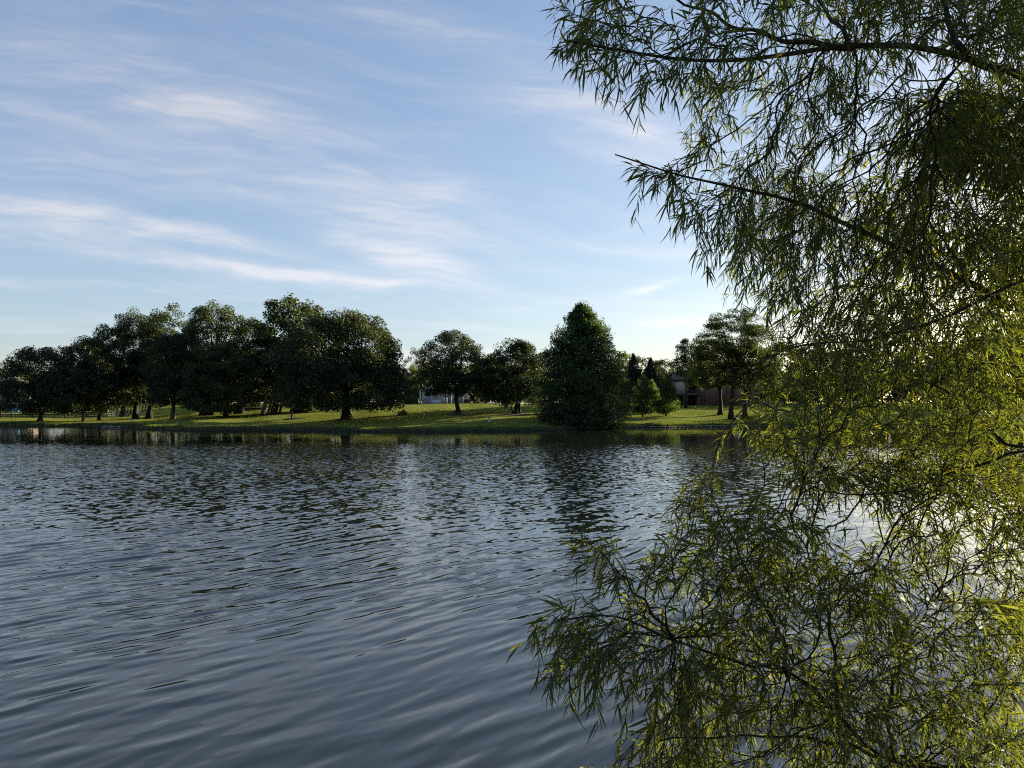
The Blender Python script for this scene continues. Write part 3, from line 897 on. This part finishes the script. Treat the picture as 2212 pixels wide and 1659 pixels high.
# gable roof over the bay and the main roof
poly = [(xe - .6, zt - .6), (xl + .2, zt - .6), (xl + .2, zt + 1.4), (xe + 1.6, zt + .7)]
MB().prism([(xe - .35, hz(820.3, D)), (xl - .02, hz(820.3, D)), (xl - .02, zt + 1.2), (xe + 1.2, zt + .5)], D - .2, D + 10.8).build('gable', M_brownsiding, root)
mb = MB()
mb.add([(xl - .4, D - .5, zt + .01), (xr + .6, D - .5, zt + .01), (xr + .6, D + 11.5, zt + .01), (xl - .4, D + 11.5, zt + .01),
        (xl + 3.2, D + 5.5, zt + 2.6), (xr - 3, D + 5.5, zt + 2.6)],
       [(0, 1, 5, 4), (2, 3, 4, 5), (3, 2, 1, 0)], [(1, 2, 5), (3, 0, 4)])
mb.build('roof', M_roof, root)
window(root, 1514.8, 1521.4, 856, 868, D, D)
window(root, 1558, 1564, 855, 868, D, D)
window(root, 1570, 1578.5, 839, 849.4, D, D)
window(root, 1602, 1612, 855, 868, D, D)
MB().box(hx(1511, D), hx(1512.6, D), D - .14, D, hz(836, D), hz(833.4, D)).build('wall_lamp', M_metal, root)
MB().tube([(hx(1590, D), D - .08, zb), (hx(1590, D), D - .08, zt)], .06, 8).build('downpipe', M_metal, root)

# white house behind the round tree
D = 137.0
zb = gz(hx(965, D), D) - .2
root = thing('white_house', (hx(965, D), D, zb), 'white house with a columned porch, half hidden behind the round tree', 'house')
x0, x1 = hx(908, D), hx(1004, D)
MB().box(x0 + 2, x1, D + 3, D + 11, zb, zb + 3.4).build('wall', M_siding, root)
mb = MB()
zr = zb + 3.4
mb.add([(x0 + 1.4, D + 2.4, zr), (x1 + .5, D + 2.4, zr), (x1 + .5, D + 11.5, zr), (x0 + 1.4, D + 11.5, zr), (x0 + 5, D + 7, zr + 1.9), (x1 - 3, D + 7, zr + 1.9)],
       [(0, 1, 5, 4), (2, 3, 4, 5), (3, 2, 1, 0)], [(1, 2, 5), (3, 0, 4)])
mb.build('roof', M_roof, root)
xp = x0 + 4.6
pr = MB().box(x0 - .35, xp + .3, D - .4, D + 3.0, zb + 3.02, zb + 3.32).build('porch_beam', M_white, root)
mb = MB()
for q in np.arange(x0 - .2, xp + .2, .42): mb.box(q, q + .10, D - .75, D + 2.9, zb + 3.323, zb + 3.50)
mb.build('rafter', M_white, pr)
for xx in (x0, x0 + 2.15, xp):
    MB().box(xx - .13, xx + .13, D - .13, D + .13, zb, zb + 3.02).build('column', M_white, root)
MB().box(x0 + .13, xp - .13, D + 2.5, D + 2.98, zb, zb + 3.0).build('porch_wall', M_white, root)
MB().box(x0 + .5, x0 + 1.7, D + 2.44, D + 2.49, zb + 1.7, zb + 2.4).build('shutter', M_darkstone, root)
MB().box(x0 + 1.9, x0 + 3.9, D - .1, D + .5, zb, zb + .95).build('counter', M_white, root)
for q in range(1):
    xx = x0 + 5.6 + q * 1.9
    f = MB().box(xx - .06, xx + 1.06, D + 2.93, D + 3.02, zb + .9, zb + 2.3).build('window', M_white, root)
    MB().box(xx, xx + 1.0, D + 2.90, D + 2.928, zb + .96, zb + 2.24).build('pane', M_glass, f)
# patio strip before it
V = []
for u_ in np.linspace(866, 1150, 30):
    for D_ in (130.6, 136.4):
        p_ = on_ground(u_, D_); V.append((p_[0], p_[1], p_[2] + .03))
Q = [(2 * q, 2 * q + 2, 2 * q + 3, 2 * q + 1) for q in range(29)]
tag(mk('patio', V, np.array(Q), M_concrete), kind='structure')
for q, (u_, hh, lb) in enumerate([(1001, 1.3, 'white post on the patio just right of the forked trunk'), (965, 1.1, 'short white post on the patio left of the forked trunk'),
                                  (975, 1.4, 'taller white post on the patio left of the forked trunk')]):
    b = on_ground(u_, 132.5)
    root = thing('patio_post', b, lb, 'post')
    MB().box(b[0] - .09, b[0] + .09, b[1] - .09, b[1] + .09, b[2] - .05, b[2] + hh).build('shaft', M_white, root)
    MB().add([(b[0] - .14, b[1] - .14, b[2] + hh + .002), (b[0] + .14, b[1] - .14, b[2] + hh + .002), (b[0] + .14, b[1] + .14, b[2] + hh + .002), (b[0] - .14, b[1] + .14, b[2] + hh + .002), (b[0], b[1], b[2] + hh + .16)],
             [(3, 2, 1, 0)], [(0, 1, 4), (1, 2, 4), (2, 3, 4), (3, 0, 4)]).build('cap', M_white, root)

# house at the far left
D = 158.0
zb = gz(hx(0, D), D) - .3
root = thing('grey_house', (hx(-20, D), D, zb), 'pale grey house at the far left with dark windows and dark roof', 'house')
x0, x1 = hx(-140, D), hx(30, D)
MB().box(x0, x1, D, D + 9, zb, hz(838, D)).build('wall', M_stone, root)
zr = hz(838, D)
mb = MB()
mb.add([(x0 - .5, D - .5, zr), (x1 + .5, D - .5, zr), (x1 + .5, D + 9.5, zr), (x0 - .5, D + 9.5, zr), (x0 + 3, D + 4.5, zr + 3), (x1 - 3.4, D + 4.5, zr + 3)],
       [(0, 1, 5, 4), (2, 3, 4, 5), (3, 2, 1, 0)], [(1, 2, 5), (3, 0, 4)])
mb.build('roof', M_roof, root)
window(root, 8, 18, 845, 866, D, D, False)
window(root, 20.5, 27, 845, 866, D, D, False)
window(root, -14, -4, 845, 866, D, D, False)
b = on_ground(31, 146)
root = thing('garden_lounger', b, 'blue covered garden seat on the lawn by the far left house', 'garden seat')
MB().box(b[0] - .9, b[0] + .9, b[1] - .4, b[1] + .5, b[2] + .25, b[2] + .6).build('seat', M_blue, root)
MB().prism([(b[0] - .9, b[2] + .6), (b[0] + .9, b[2] + .6), (b[0] + .75, b[2] + 1.35), (b[0] - .75, b[2] + 1.35)], b[1] + .35, b[1] + .6).build('backrest', M_blue, root)
for sx in (-.8, .8):
    for sy in (-.3, .4):
        MB().box(b[0] + sx - .05, b[0] + sx + .05, b[1] + sy - .05, b[1] + sy + .05, b[2] - .05, b[2] + .25).build('leg', M_metal, root)
V = []
for u_ in np.linspace(8, 112, 16):
    for D_ in (139, 141.5):
        p_ = on_ground(u_, D_); V.append((p_[0], p_[1], p_[2] + .05))
tag(mk('path', V, np.array([(2 * q, 2 * q + 2, 2 * q + 3, 2 * q + 1) for q in range(15)]), M_concrete), kind='structure')

# low walls
p0, p1 = on_ground(520, 122), on_ground(567, 123)
mb = MB(); rng = np.random.default_rng(5)
for q in range(2):
    z0 = min(p0[2], p1[2]) - .1
    x = p0[0]
    while x < p1[0]:
        w_ = .5 + .4 * rng.random()
        mb.box(x, x + w_ - .015, p0[1] + rng.random() * .05, p0[1] + .4, z0 + q * .34, z0 + q * .34 + .33)
        x += w_
tag(mb.build('garden_wall', M_darkstone), 'low dark stone wall on the lawn behind the forked leaning trunk', 'wall')
p0, p1 = on_ground(1618, 149), on_ground(1690, 149)
mb = MB()
z0 = gz((p0[0] + p1[0]) / 2, 149) - .2
for q in range(3):
    x = p0[0] + rng.random() * .3
    while x < p1[0]:
        w_ = .5 + .5 * rng.random()
        mb.box(x, x + w_ - .02, 149 + rng.random() * .1 + q * .05, 149.6, z0 + q * .32, z0 + q * .32 + .31)
        x += w_
tag(mb.build('garden_wall', M_stone), 'pale stacked stone wall beside the brick house, at the edge of the willow', 'wall')

# ------------------------------------------------------------------ signs, bird, shore stones


def sign(u, D, w, h, up, label, marks):
    b = on_ground(u, D)
    root = thing('lawn_sign', b, label, 'sign')
    MB().tube([b + [0, .04, -.2], b + [0, .04, up + h * .9]], .03, 8).build('post', M_metal, root)
    x0, x1, z0, z1 = b[0] - w / 2, b[0] + w / 2, b[2] + up, b[2] + up + h
    k = w * .12
    pnl = MB().prism([(x0 + k, z0), (x1 - k, z0), (x1, z0 + k), (x1, z1 - k), (x1 - k, z1), (x0 + k, z1), (x0, z1 - k), (x0, z0 + k)], b[1] - .012, b[1] + .012).build('panel', M_sign, root)
    if marks:
        mb = MB()
        mb.ball((b[0], b[1] - .016, z1 - h * .24), (w * .10, .004, w * .10), 10, 6)
        mb.prism([(b[0] - w * .13, z0 + h * .16), (b[0] + w * .13, z0 + h * .16), (b[0] + w * .10, z0 + h * .62), (b[0] - w * .10, z0 + h * .62)], b[1] - .02, b[1] - .0125)
        mb.build('symbol', M_signblue, pnl)
    return root


sign(1592, 104, .56, .62, .62, 'small white notice sign with a blue figure on the sunlit lawn', True)
sign(1057, 89, .26, .62, .55, 'small grey notice sign on a thin post, shaded lawn left of the big evergreen', False)
b = on_ground(285, 105)
root = thing('marker_post', b, 'pair of little white marker plates on short stakes near the left shore', 'marker')
for sx, hh in ((-.18, .62), (.22, .55)):
    MB().box(b[0] + sx - .025, b[0] + sx + .025, b[1] - .025, b[1] + .025, b[2] - .1, b[2] + hh).build('stake', M_metal, root)
    MB().prism([(b[0] + sx - .13, b[2] + hh - .26), (b[0] + sx + .13, b[2] + hh - .26), (b[0] + sx + .13, b[2] + hh - .04), (b[0] + sx + .07, b[2] + hh), (b[0] + sx - .07, b[2] + hh), (b[0] + sx - .13, b[2] + hh - .04)], b[1] - .045, b[1] - .027).build('plate', M_sign, root)
b = on_ground(382, 94)
root = thing('marker_stake', b, 'short dark stake on the lit grass near the left shore', 'stake')
MB().box(b[0] - .05, b[0] + .05, b[1] - .05, b[1] + .05, b[2] - .1, b[2] + .42).build('shaft', M_fence, root)
MB().box(b[0] - .065, b[0] + .065, b[1] - .065, b[1] + .065, b[2] + .422, b[2] + .47).build('cap', M_metal, root)

# goose resting at the water's edge
x_, y_ = hx(727, 84.9), 84.9
b = np.array([x_, y_, max(.02, gz(x_, y_))])
root = thing('goose', b, 'dark goose standing at the waterline below the great domed tree', 'bird')
mb = MB()
t = np.linspace(0, 1, 13)
path = np.stack([b[0] + .34 - .62 * t, np.full(13, b[1]), b[2] + .30 + .04 * np.sin(t * 3.1) - .02 * t], 1)
mb.tube(path, .012 + .135 * np.sin(np.clip(t, 0, 1) * math.pi) ** .7, 12)
body = mb.build('body', M_feather, root, True)
t = np.linspace(0, 1, 10)
neck = np.stack([b[0] - .22 - .10 * np.sin(t * 2.2), np.full(10, b[1]), b[2] + .36 + .30 * t], 1)
MB().tube(neck, .055 - .025 * t, 10).ball((neck[-1][0] - .03, b[1], neck[-1][2]), (.06, .036, .04), 10, 8).tube([(neck[-1][0] - .07, b[1], neck[-1][2]), (neck[-1][0] - .15, b[1], neck[-1][2] - .02)], [.022, .006], 8).build('neck', M_featherk, root, True)
for sy in (-.05, .05):
    MB().tube([(b[0] + .0, b[1] + sy, b[2] + .22), (b[0] + .01, b[1] + sy, b[2] + .1), (b[0], b[1] + sy, b[2])], .013, 6).tube([(b[0] + .02, b[1] + sy, b[2] + .008), (b[0] - .09, b[1] + sy, b[2] + .006)], [.016, .02], 6).build('leg', M_featherk, root)

# flat stones at the left shoreline
mb = MB(); rng = np.random.default_rng(9)
for q in range(90):
    u_ = 222 + 40 * rng.random() if q < 40 else 1335 + 270 * rng.random()
    tcx = (np.interp(u_, COLU, DSH) + shore_wob(u_))
    D_ = tcx + .1 + .5 * rng.random()
    p_ = on_ground(u_, D_)
    s_ = .06 + .09 * rng.random()
    mb.ball((p_[0], p_[1], p_[2] + .02), (s_ * 1.4, s_, s_ * .5), 7, 5, .10, rng)
tag(mb.build('shore_stones', M_stone), 'scattered pale stones along the waterline', 'stones', kind='stuff')

# rough grass fringe along the far waterline
rng = np.random.default_rng(14)
n = 26000
u_ = -150 + 2300 * rng.random(n)
D_ = np.interp(u_, COLU, DSH) + shore_wob(u_) + .75 + 2.2 * rng.random(n) ** 1.6
x_ = (u_ - CX) / F * D_
z_ = ground_z(x_, D_)
hgt = .12 + .22 * rng.random(n) * (.5 + .5 * np.sin(u_ * .05) ** 2)
wd = .05 + .06 * rng.random(n)
lean = rng.normal(size=(n, 2)) * .08
V = np.stack([np.stack([x_ - wd, D_, z_ - .02], 1), np.stack([x_ + wd, D_, z_ - .02], 1),
              np.stack([x_ + lean[:, 0], D_ + lean[:, 1], z_ + hgt], 1)], 1).reshape(-1, 3)
tag(mk('shore_grass', V, np.arange(3 * n).reshape(-1, 3), L_lite), 'rough grass fringe along the far waterline', 'grass', kind='stuff')

# ------------------------------------------------------------------ willow
WB = np.array([5.1, 4.3, 0.0]); WB[2] = gz(5.1, 4.3) - .1
# limbs: (list of (u, v, depth), base radius m, tip radius m); they start at the trunk
LIMBS = [
    # top limb, across the upper right
    ([(2420, 330, 4.0), (2212, 172, 3.7), (2140, 146, 3.6), (2078, 118, 3.5), (1970, 98, 3.45), (1840, 103, 3.4), (1720, 118, 3.3), (1600, 125, 3.2), (1480, 124, 3.1), (1350, 112, 3.0), (1230, 95, 2.95)], .046, .004),
    # its upper fork
    ([(1840, 103, 3.4), (1720, 90, 3.5), (1600, 60, 3.6), (1500, 15, 3.6), (1380, -40, 3.6)], .016, .004),
    # risers above it
    ([(2080, 118, 3.5), (2050, 50, 3.7), (2025, -60, 3.9), (1990, -200, 4.1)], .018, .004),
    ([(1850, 102, 3.4), (1800, 45, 3.6), (1745, -30, 3.8), (1660, -140, 4.0)], .013, .003),
    # thick middle limb rising to the left
    ([(2380, 690, 4.6), (2212, 662, 4.5), (2176, 664, 4.5), (2149, 637, 4.5), (2059, 592, 4.6), (1948, 541, 4.6), (1848, 491, 4.4), (1720, 440, 4.0), (1580, 400, 3.6), (1450, 375, 3.4), (1330, 338, 3.3)], .042, .003),
    # thin middle limb sinking to the left
    ([(2400, 560, 4.0), (2212, 609, 3.8), (2120, 648, 3.8), (2034, 687, 3.8), (1945, 715, 3.8), (1858, 740, 3.8), (1740, 745, 3.8), (1660, 770, 3.8)], .026, .003),
    # limb at the height of the far shore
    ([(2420, 1000, 4.2), (2212, 962, 4.0), (2171, 957, 4.0), (2131, 917, 4.0), (2090, 880, 4.0), (2010, 830, 4.1), (1900, 800, 4.2), (1780, 780, 4.2)], .026, .003),
    ([(2420, 985, 3.8), (2212, 977, 3.7), (2136, 1000, 3.7), (2046, 1022, 3.7), (1956, 1060, 3.6), (1856, 1072, 3.6), (1780, 1060, 3.7), (1715, 1030, 3.7)], .022, .003),
    # low limb rising from the bottom of the view
    ([(2420, 1720, 3.9), (2156, 1668, 3.6), (1931, 1642, 3.4), (1806, 1532, 3.3), (1746, 1482, 3.25), (1666, 1440, 3.2), (1626, 1444, 3.15), (1556, 1417, 3.1), (1456, 1377, 3.0), (1330, 1330, 2.9), (1200, 1345, 2.85)], .030, .003),
    ([(1700, 1462, 3.22), (1690, 1380, 3.4), (1640, 1290, 3.5), (1590, 1180, 3.5), (1540, 1080, 3.5)], .014, .003),
    ([(1456, 1377, 3.0), (1390, 1300, 3.1), (1330, 1230, 3.1), (1262, 1160, 3.1)], .008, .002),
    ([(1931, 1642, 3.4), (1920, 1520, 3.6), (1960, 1400, 3.8), (2010, 1300, 4.0)], .014, .003),
    ([(1806, 1532, 3.3), (1800, 1400, 3.45), (1770, 1260, 3.6), (1715, 1130, 3.65)], .012, .003),
    ([(1931, 1642, 3.4), (1780, 1600, 3.2), (1600, 1590, 3.1), (1420, 1600, 3.05)], .010, .003),
    # crown outside the right of the view (it shades the upper leaves)
    ([(2600, 300, 4.4), (2750, -50, 5.2), (2700, -500, 5.6)], .06, .01),
    ([(2560, 600, 4.8), (2600, 350, 6.4), (2500, 60, 7.2)], .05, .01),
]
REG = [  # polygon, depth range, number of twigs
    ([(1212, 10), (1225, 120), (1290, 175), (1400, 195), (1490, 150), (1640, 130), (1720, 70), (1660, -60), (1220, -60)], (2.8, 3.5), 270),
    ([(1640, 20), (1700, -60), (2300, -60), (2300, 170), (2000, 120), (1760, 130)], (3.0, 4.8), 760),
    ([(1490, 165), (1700, 130), (1960, 120), (2300, 200), (2300, 330), (1900, 330), (1640, 400), (1480, 330)], (3.6, 5.4), 620),
    ([(1345, 335), (1405, 350), (1480, 350), (1600, 400), (1640, 520), (1560, 540), (1480, 500), (1400, 545), (1395, 520), (1470, 455), (1400, 395)], (3.1, 3.8), 95),
    ([(1580, 440), (1700, 370), (1880, 330), (2000, 230), (2300, 150), (2300, 700), (1900, 720), (1680, 680), (1600, 590), (1560, 500)], (3.7, 6.6), 3000),
    ([(1645, 740), (1760, 690), (1900, 700), (2300, 700), (2300, 1010), (1900, 1040), (1690, 990), (1630, 950), (1640, 850)], (3.2, 5.4), 1450),
    ([(1690, 990), (2300, 1000), (2300, 1180), (2150, 1180), (2050, 1110), (1930, 1080), (1830, 1060), (1720, 1050)], (3.3, 4.8), 600),
    ([(1930, 1100), (2300, 1150), (2300, 1330), (2130, 1330), (2010, 1270), (1900, 1190)], (3.4, 5.0), 420),
    ([(1470, 1060), (1540, 1010), (1590, 1060), (1700, 1060), (1760, 1110), (1900, 1190), (1950, 1300), (1700, 1420), (1480, 1380), (1340, 1330), (1400, 1200), (1450, 1150)], (2.9, 4.2), 900),
    ([(1230, 1190), (1265, 1140), (1320, 1165), (1370, 1280), (1340, 1300), (1270, 1230)], (2.9, 3.3), 45),
    ([(1140, 1395), (1160, 1355), (1210, 1295), (1330, 1330), (1480, 1380), (1560, 1440), (1480, 1530), (1390, 1500), (1230, 1480), (1160, 1470)], (2.7, 3.3), 230),
    ([(1340, 1640), (1400, 1520), (1480, 1430), (1700, 1420), (1960, 1310), (2300, 1330), (2300, 1720), (1340, 1720)], (2.8, 4.4), 1600),
    ([(2300, -400), (2950, -500), (3000, 420), (2300, 520)], (3.6, 7.0), 420),
    ([(2240, -350), (2850, -420), (2850, 500), (2240, 520)], (4.6, 8.0), 1900),
    ([(1750, -420), (2300, -500), (2300, -60), (1700, -60)], (3.4, 5.6), 240),
]
rng = np.random.default_rng(2024)


def smooth_path(pts, step=.05):
    pts = np.asarray(pts)
    out = []
    n = len(pts)
    for i in range(n - 1):
        p0, p1, p2, p3 = pts[max(0, i - 1)], pts[i], pts[i + 1], pts[min(n - 1, i + 2)]
        m_ = max(2, int(np.linalg.norm(p2 - p1) / step))
        t = np.linspace(0, 1, m_, endpoint=False)[:, None]
        out.append(.5 * ((2 * p1) + (-p0 + p2) * t + (2 * p0 - 5 * p1 + 4 * p2 - p3) * t ** 2 + (-p0 + 3 * p1 - 3 * p2 + p3) * t ** 3))
    out.append(pts[-1:])
    return np.concatenate(out)


def in_poly(x, y, poly):
    poly = np.array(poly, float); n = len(poly)
    c = np.zeros(len(x), bool)
    j = n - 1
    for i in range(n):
        xi, yi = poly[i]; xj, yj = poly[j]
        c ^= ((yi > y) != (yj > y)) & (x < (xj - xi) * (y - yi) / (yj - yi + 1e-9) + xi)
        j = i
    return c


def P_many(u, v, D):
    cx, cy = (u - CX) / F * D, (CY - v) / F * D
    c, s = math.cos(PITCH), math.sin(PITCH)
    return np.stack([cx, D * c - cy * s, CAMH + D * s + cy * c], 1)


MAXN = 60000
NP_ = np.zeros((MAXN, 3)); NL = np.zeros(MAXN, int); ND = np.zeros(MAXN); NDIR = np.zeros((MAXN, 3))
nn_ = 0
limb_tubes = []
trunk_top = np.array([5.4, 4.6, 6.5])
attach = {0: 4.2, 4: 3.3, 5: 3.6, 6: 2.4, 7: 2.5, 8: 1.6, 14: 5.2, 15: 4.6}
for li, (pl, ra, rb) in enumerate(LIMBS):
    w_ = [P(*p) for p in pl]
    if li in attach:
        f = (attach[li] - WB[2]) / (trunk_top[2] - WB[2])
        st = WB + (trunk_top - WB) * f
        w_ = [st] + w_
    pth = smooth_path(w_)
    ln = np.concatenate([[0], np.cumsum(np.linalg.norm(np.diff(pth, axis=0), axis=1))])
    t = ln / ln[-1]
    wob = np.stack([np.sin(t * 31 + li), np.sin(t * 23 + 2 * li), np.sin(t * 27 + 3 * li)], 1) * .008
    pth = pth + wob
    rad = ra + (rb - ra) * t ** .75
    limb_tubes.append((pth, rad))
    k = len(pth)
    NP_[nn_:nn_ + k] = pth; NL[nn_:nn_ + k] = li; ND[nn_:nn_ + k] = ln * .6
    dd = np.gradient(pth, axis=0); NDIR[nn_:nn_ + k] = dd / np.linalg.norm(dd, axis=1)[:, None]
    nn_ += k

ATT = []
for poly, (d0, d1), cnt in REG:
    a = np.array(poly, float)
    lo_, hi_ = a.min(0), a.max(0)
    got = 0; acc = []
    while got < cnt:
        u_ = lo_[0] + (hi_[0] - lo_[0]) * rng.random(cnt * 3); v_ = lo_[1] + (hi_[1] - lo_[1]) * rng.random(cnt * 3)
        # clumping: keep more where a smooth field is high
        fld = np.sin(u_ * .021 + v_ * .009) + np.sin(v_ * .024 - u_ * .006 + 1.3) + .6 * np.sin(u_ * .05 + v_ * .043)
        ok = in_poly(u_, v_, poly) & (rng.random(cnt * 3) < .55 + .2 * fld)
        acc.append(np.stack([u_[ok], v_[ok]], 1)); got += int(ok.sum())
    uv = np.concatenate(acc)[:cnt]
    jx = rng.normal(size=(cnt, 2)) * (34 if cnt > 1200 else 9)      # no hard rim where sprays meet
    uv = uv + np.clip(jx, -80, 80)
    D_ = d0 + (d1 - d0) * rng.random(cnt)
    ATT.append(P_many(uv[:, 0], uv[:, 1], D_))
ATT = np.concatenate(ATT)
# grow: cheapest attractor first (distance + a share of the path from the trunk)
best = np.full(len(ATT), 1e9); bi = np.zeros(len(ATT), int)
BF = .55


def relax(i0, i1):
    global best, bi
    for s0 in range(i0, i1, 64):
        s1 = min(i1, s0 + 64)
        dm = np.linalg.norm(ATT[:, None] - NP_[None, s0:s1], axis=2) + BF * ND[None, s0:s1]
        j_ = dm.argmin(1); v_ = dm[np.arange(len(ATT)), j_]
        b_ = v_ < best
        best[b_] = v_[b_]; bi[b_] = s0 + j_[b_]


relax(0, nn_)
done = np.zeros(len(ATT), bool)
twigs, tips = [], []
for it in range(len(ATT)):
    c_ = np.where(done, 1e9, best)
    a_ = int(c_.argmin())
    done[a_] = True
    pi = bi[a_]; p = NP_[pi]; q = ATT[a_]
    L = np.linalg.norm(q - p)
    if L < .03: continue
    m_ = max(3, int(L / .05) + 1)
    t = np.linspace(0, 1, m_)[:, None]
    ctrl = p + NDIR[pi] * L * .35 * (1 if NDIR[pi] @ (q - p) > 0 else -.2) + (q - p) * .25 + np.array([0, 0, .10 * L])
    cv = (1 - t) ** 2 * p + 2 * t * (1 - t) * ctrl + t ** 2 * q
    cv[1:-1] += rng.normal(size=(m_ - 2, 3)) * .004
    k = m_ - 1
    dd = np.diff(cv, axis=0); dl = np.linalg.norm(dd, axis=1)
    NP_[nn_:nn_ + k] = cv[1:]; NL[nn_:nn_ + k] = NL[pi]; ND[nn_:nn_ + k] = ND[pi] + np.cumsum(dl)
    NDIR[nn_:nn_ + k] = dd / dl[:, None]
    twigs.append((cv, NL[pi], pi, nn_, k))
    nn_ += k
    relax(nn_ - k, nn_)
    if rng.random() < .42:                # hanging tip
        l_ = .04 + .08 * rng.random()
        d0 = dd[-1] / dl[-1]
        tt_ = np.linspace(0, 1, 4)[:, None]
        side_ = rng.normal(size=3) * .25
        tips.append((cv[-1] + (d0 * .8 + side_) * l_ * tt_ + np.array([0, 0, -.75]) * l_ * tt_ ** 2, NL[pi]))
# load carried by each node -> twig thickness
load = np.zeros(nn_)
for cv, li, pi, n0, k in reversed(twigs):
    load[n0:n0 + k] += 1
    mx = load[n0:n0 + k].copy()
    # everything hooked on along this twig has already been added to its node
    run = 0.0
    for q in range(k - 1, -1, -1):
        run = max(run, 1) + (load[n0 + q] - 1)
        load[n0 + q] = run
    load[pi] += load[n0]

root = thing('willow_tree', WB, 'willow with narrow leaves hanging over the pond along the right side of the view', 'tree')
t = np.linspace(0, 1, 14)
pth = WB + (trunk_top - WB) * t[:, None] + np.stack([.10 * np.sin(t * 5), .08 * np.sin(t * 4 + 1), 0 * t], 1)
MB().tube(pth, .24 - .13 * t + .12 * np.exp(-t * 10), 16).build('trunk', M_willowbark, root, True)


def leaves_for(cv, rng, spacing, L0):
    seg = np.linalg.norm(np.diff(cv, axis=0), axis=1)
    ln = np.concatenate([[0], np.cumsum(seg)])
    n = max(2, int(ln[-1] / spacing))
    s = (np.arange(n) + .3 + .5 * rng.random(n)) / n * ln[-1]
    s = np.concatenate([s, [ln[-1]] * 2])
    pos = np.stack([np.interp(s, ln, cv[:, i]) for i in range(3)], 1)
    kk = np.clip(np.searchsorted(ln, s) - 1, 0, len(seg) - 1)
    d = np.diff(cv, axis=0)[kk] / seg[kk][:, None]
    return pos, d


def leaf_mesh(pos, tw, rng, L0=.088):
    n = len(pos)
    rd = rng.normal(size=(n, 3)); rd -= (rd * tw).sum(1)[:, None] * tw
    rd /= np.linalg.norm(rd, axis=1)[:, None] + 1e-9
    d = tw * .95 + rd * .8 + np.array([0, 0, -.36])
    d /= np.linalg.norm(d, axis=1)[:, None]
    L = L0 * (.38 + .80 * rng.random(n) + .25 * rng.random(n) ** 4)[:, None]
    w = L * (.038 + .022 * rng.random(n))[:, None]
    side = np.cross(d, rng.normal(size=(n, 3))); side /= np.linalg.norm(side, axis=1)[:, None] + 1e-9
    nrm = np.cross(side, d)
    bend = (rng.normal(size=(n, 1)) * .26 + .10)
    down = np.array([0, 0, -1.0])
    rows = []
    for t_, wt in ((0, .12), (.28, .9), (.62, .85), (1, 0)):
        c = pos + d * L * t_ + (down * .22 + nrm * bend) * L * t_ * t_
        if wt > 0:
            rows.append(c - side * w * wt); rows.append(c + side * w * wt)
        else: rows.append(c)
    V = np.stack(rows, 1)               # n,7,3
    b = np.arange(n)[:, None] * 7
    Q = np.concatenate([b + np.array([[0, 1, 3, 2]]), b + np.array([[2, 3, 5, 4]])])
    T = b + np.array([[4, 5, 6]])
    return V.reshape(-1, 3), [Q, T]


byl = {}
for tw_ in twigs: byl.setdefault(int(tw_[1]), []).append(tw_)
tipl = {}
for cv, l_ in tips: tipl.setdefault(int(l_), []).append(cv)
n_leaf = 0
for li, (pth, rad) in enumerate(limb_tubes):
    mb = MB().tube(pth, rad, 10)
    pos_l, dir_l = [], []
    for cv, _, pi, n0, k in byl.get(li, []):
        rr_ = np.concatenate([[load[n0]], load[n0:n0 + k]])
        mb.tube(cv, np.clip(.0011 * rr_ ** .33, .0010, .0065), 4 if rr_[0] < 12 else 6)
        if rr_[0] < 26:
            sp_ = .0215 if li < 14 else .04
            a, b = leaves_for(cv, rng, sp_, .09)
            pos_l.append(a); dir_l.append(b)
    for cv in tipl.get(li, []):
        mb.tube(cv, [.0010, .0009, .0008, .0006], 4)
        a, b = leaves_for(cv, rng, .018, .09)
        pos_l.append(a); dir_l.append(b)
    o = mb.build('branch', M_willowbark, root, True)
    if pos_l:
        V, Fc = leaf_mesh(np.concatenate(pos_l), np.concatenate(dir_l), rng, .084 if li < 14 else .17)
        n_leaf += len(V) // 7
        V = V - np.array(root.location[:])
        mk('foliage', V, Fc, L_willow, o)
print('willow leaves', n_leaf, 'nodes', nn_)
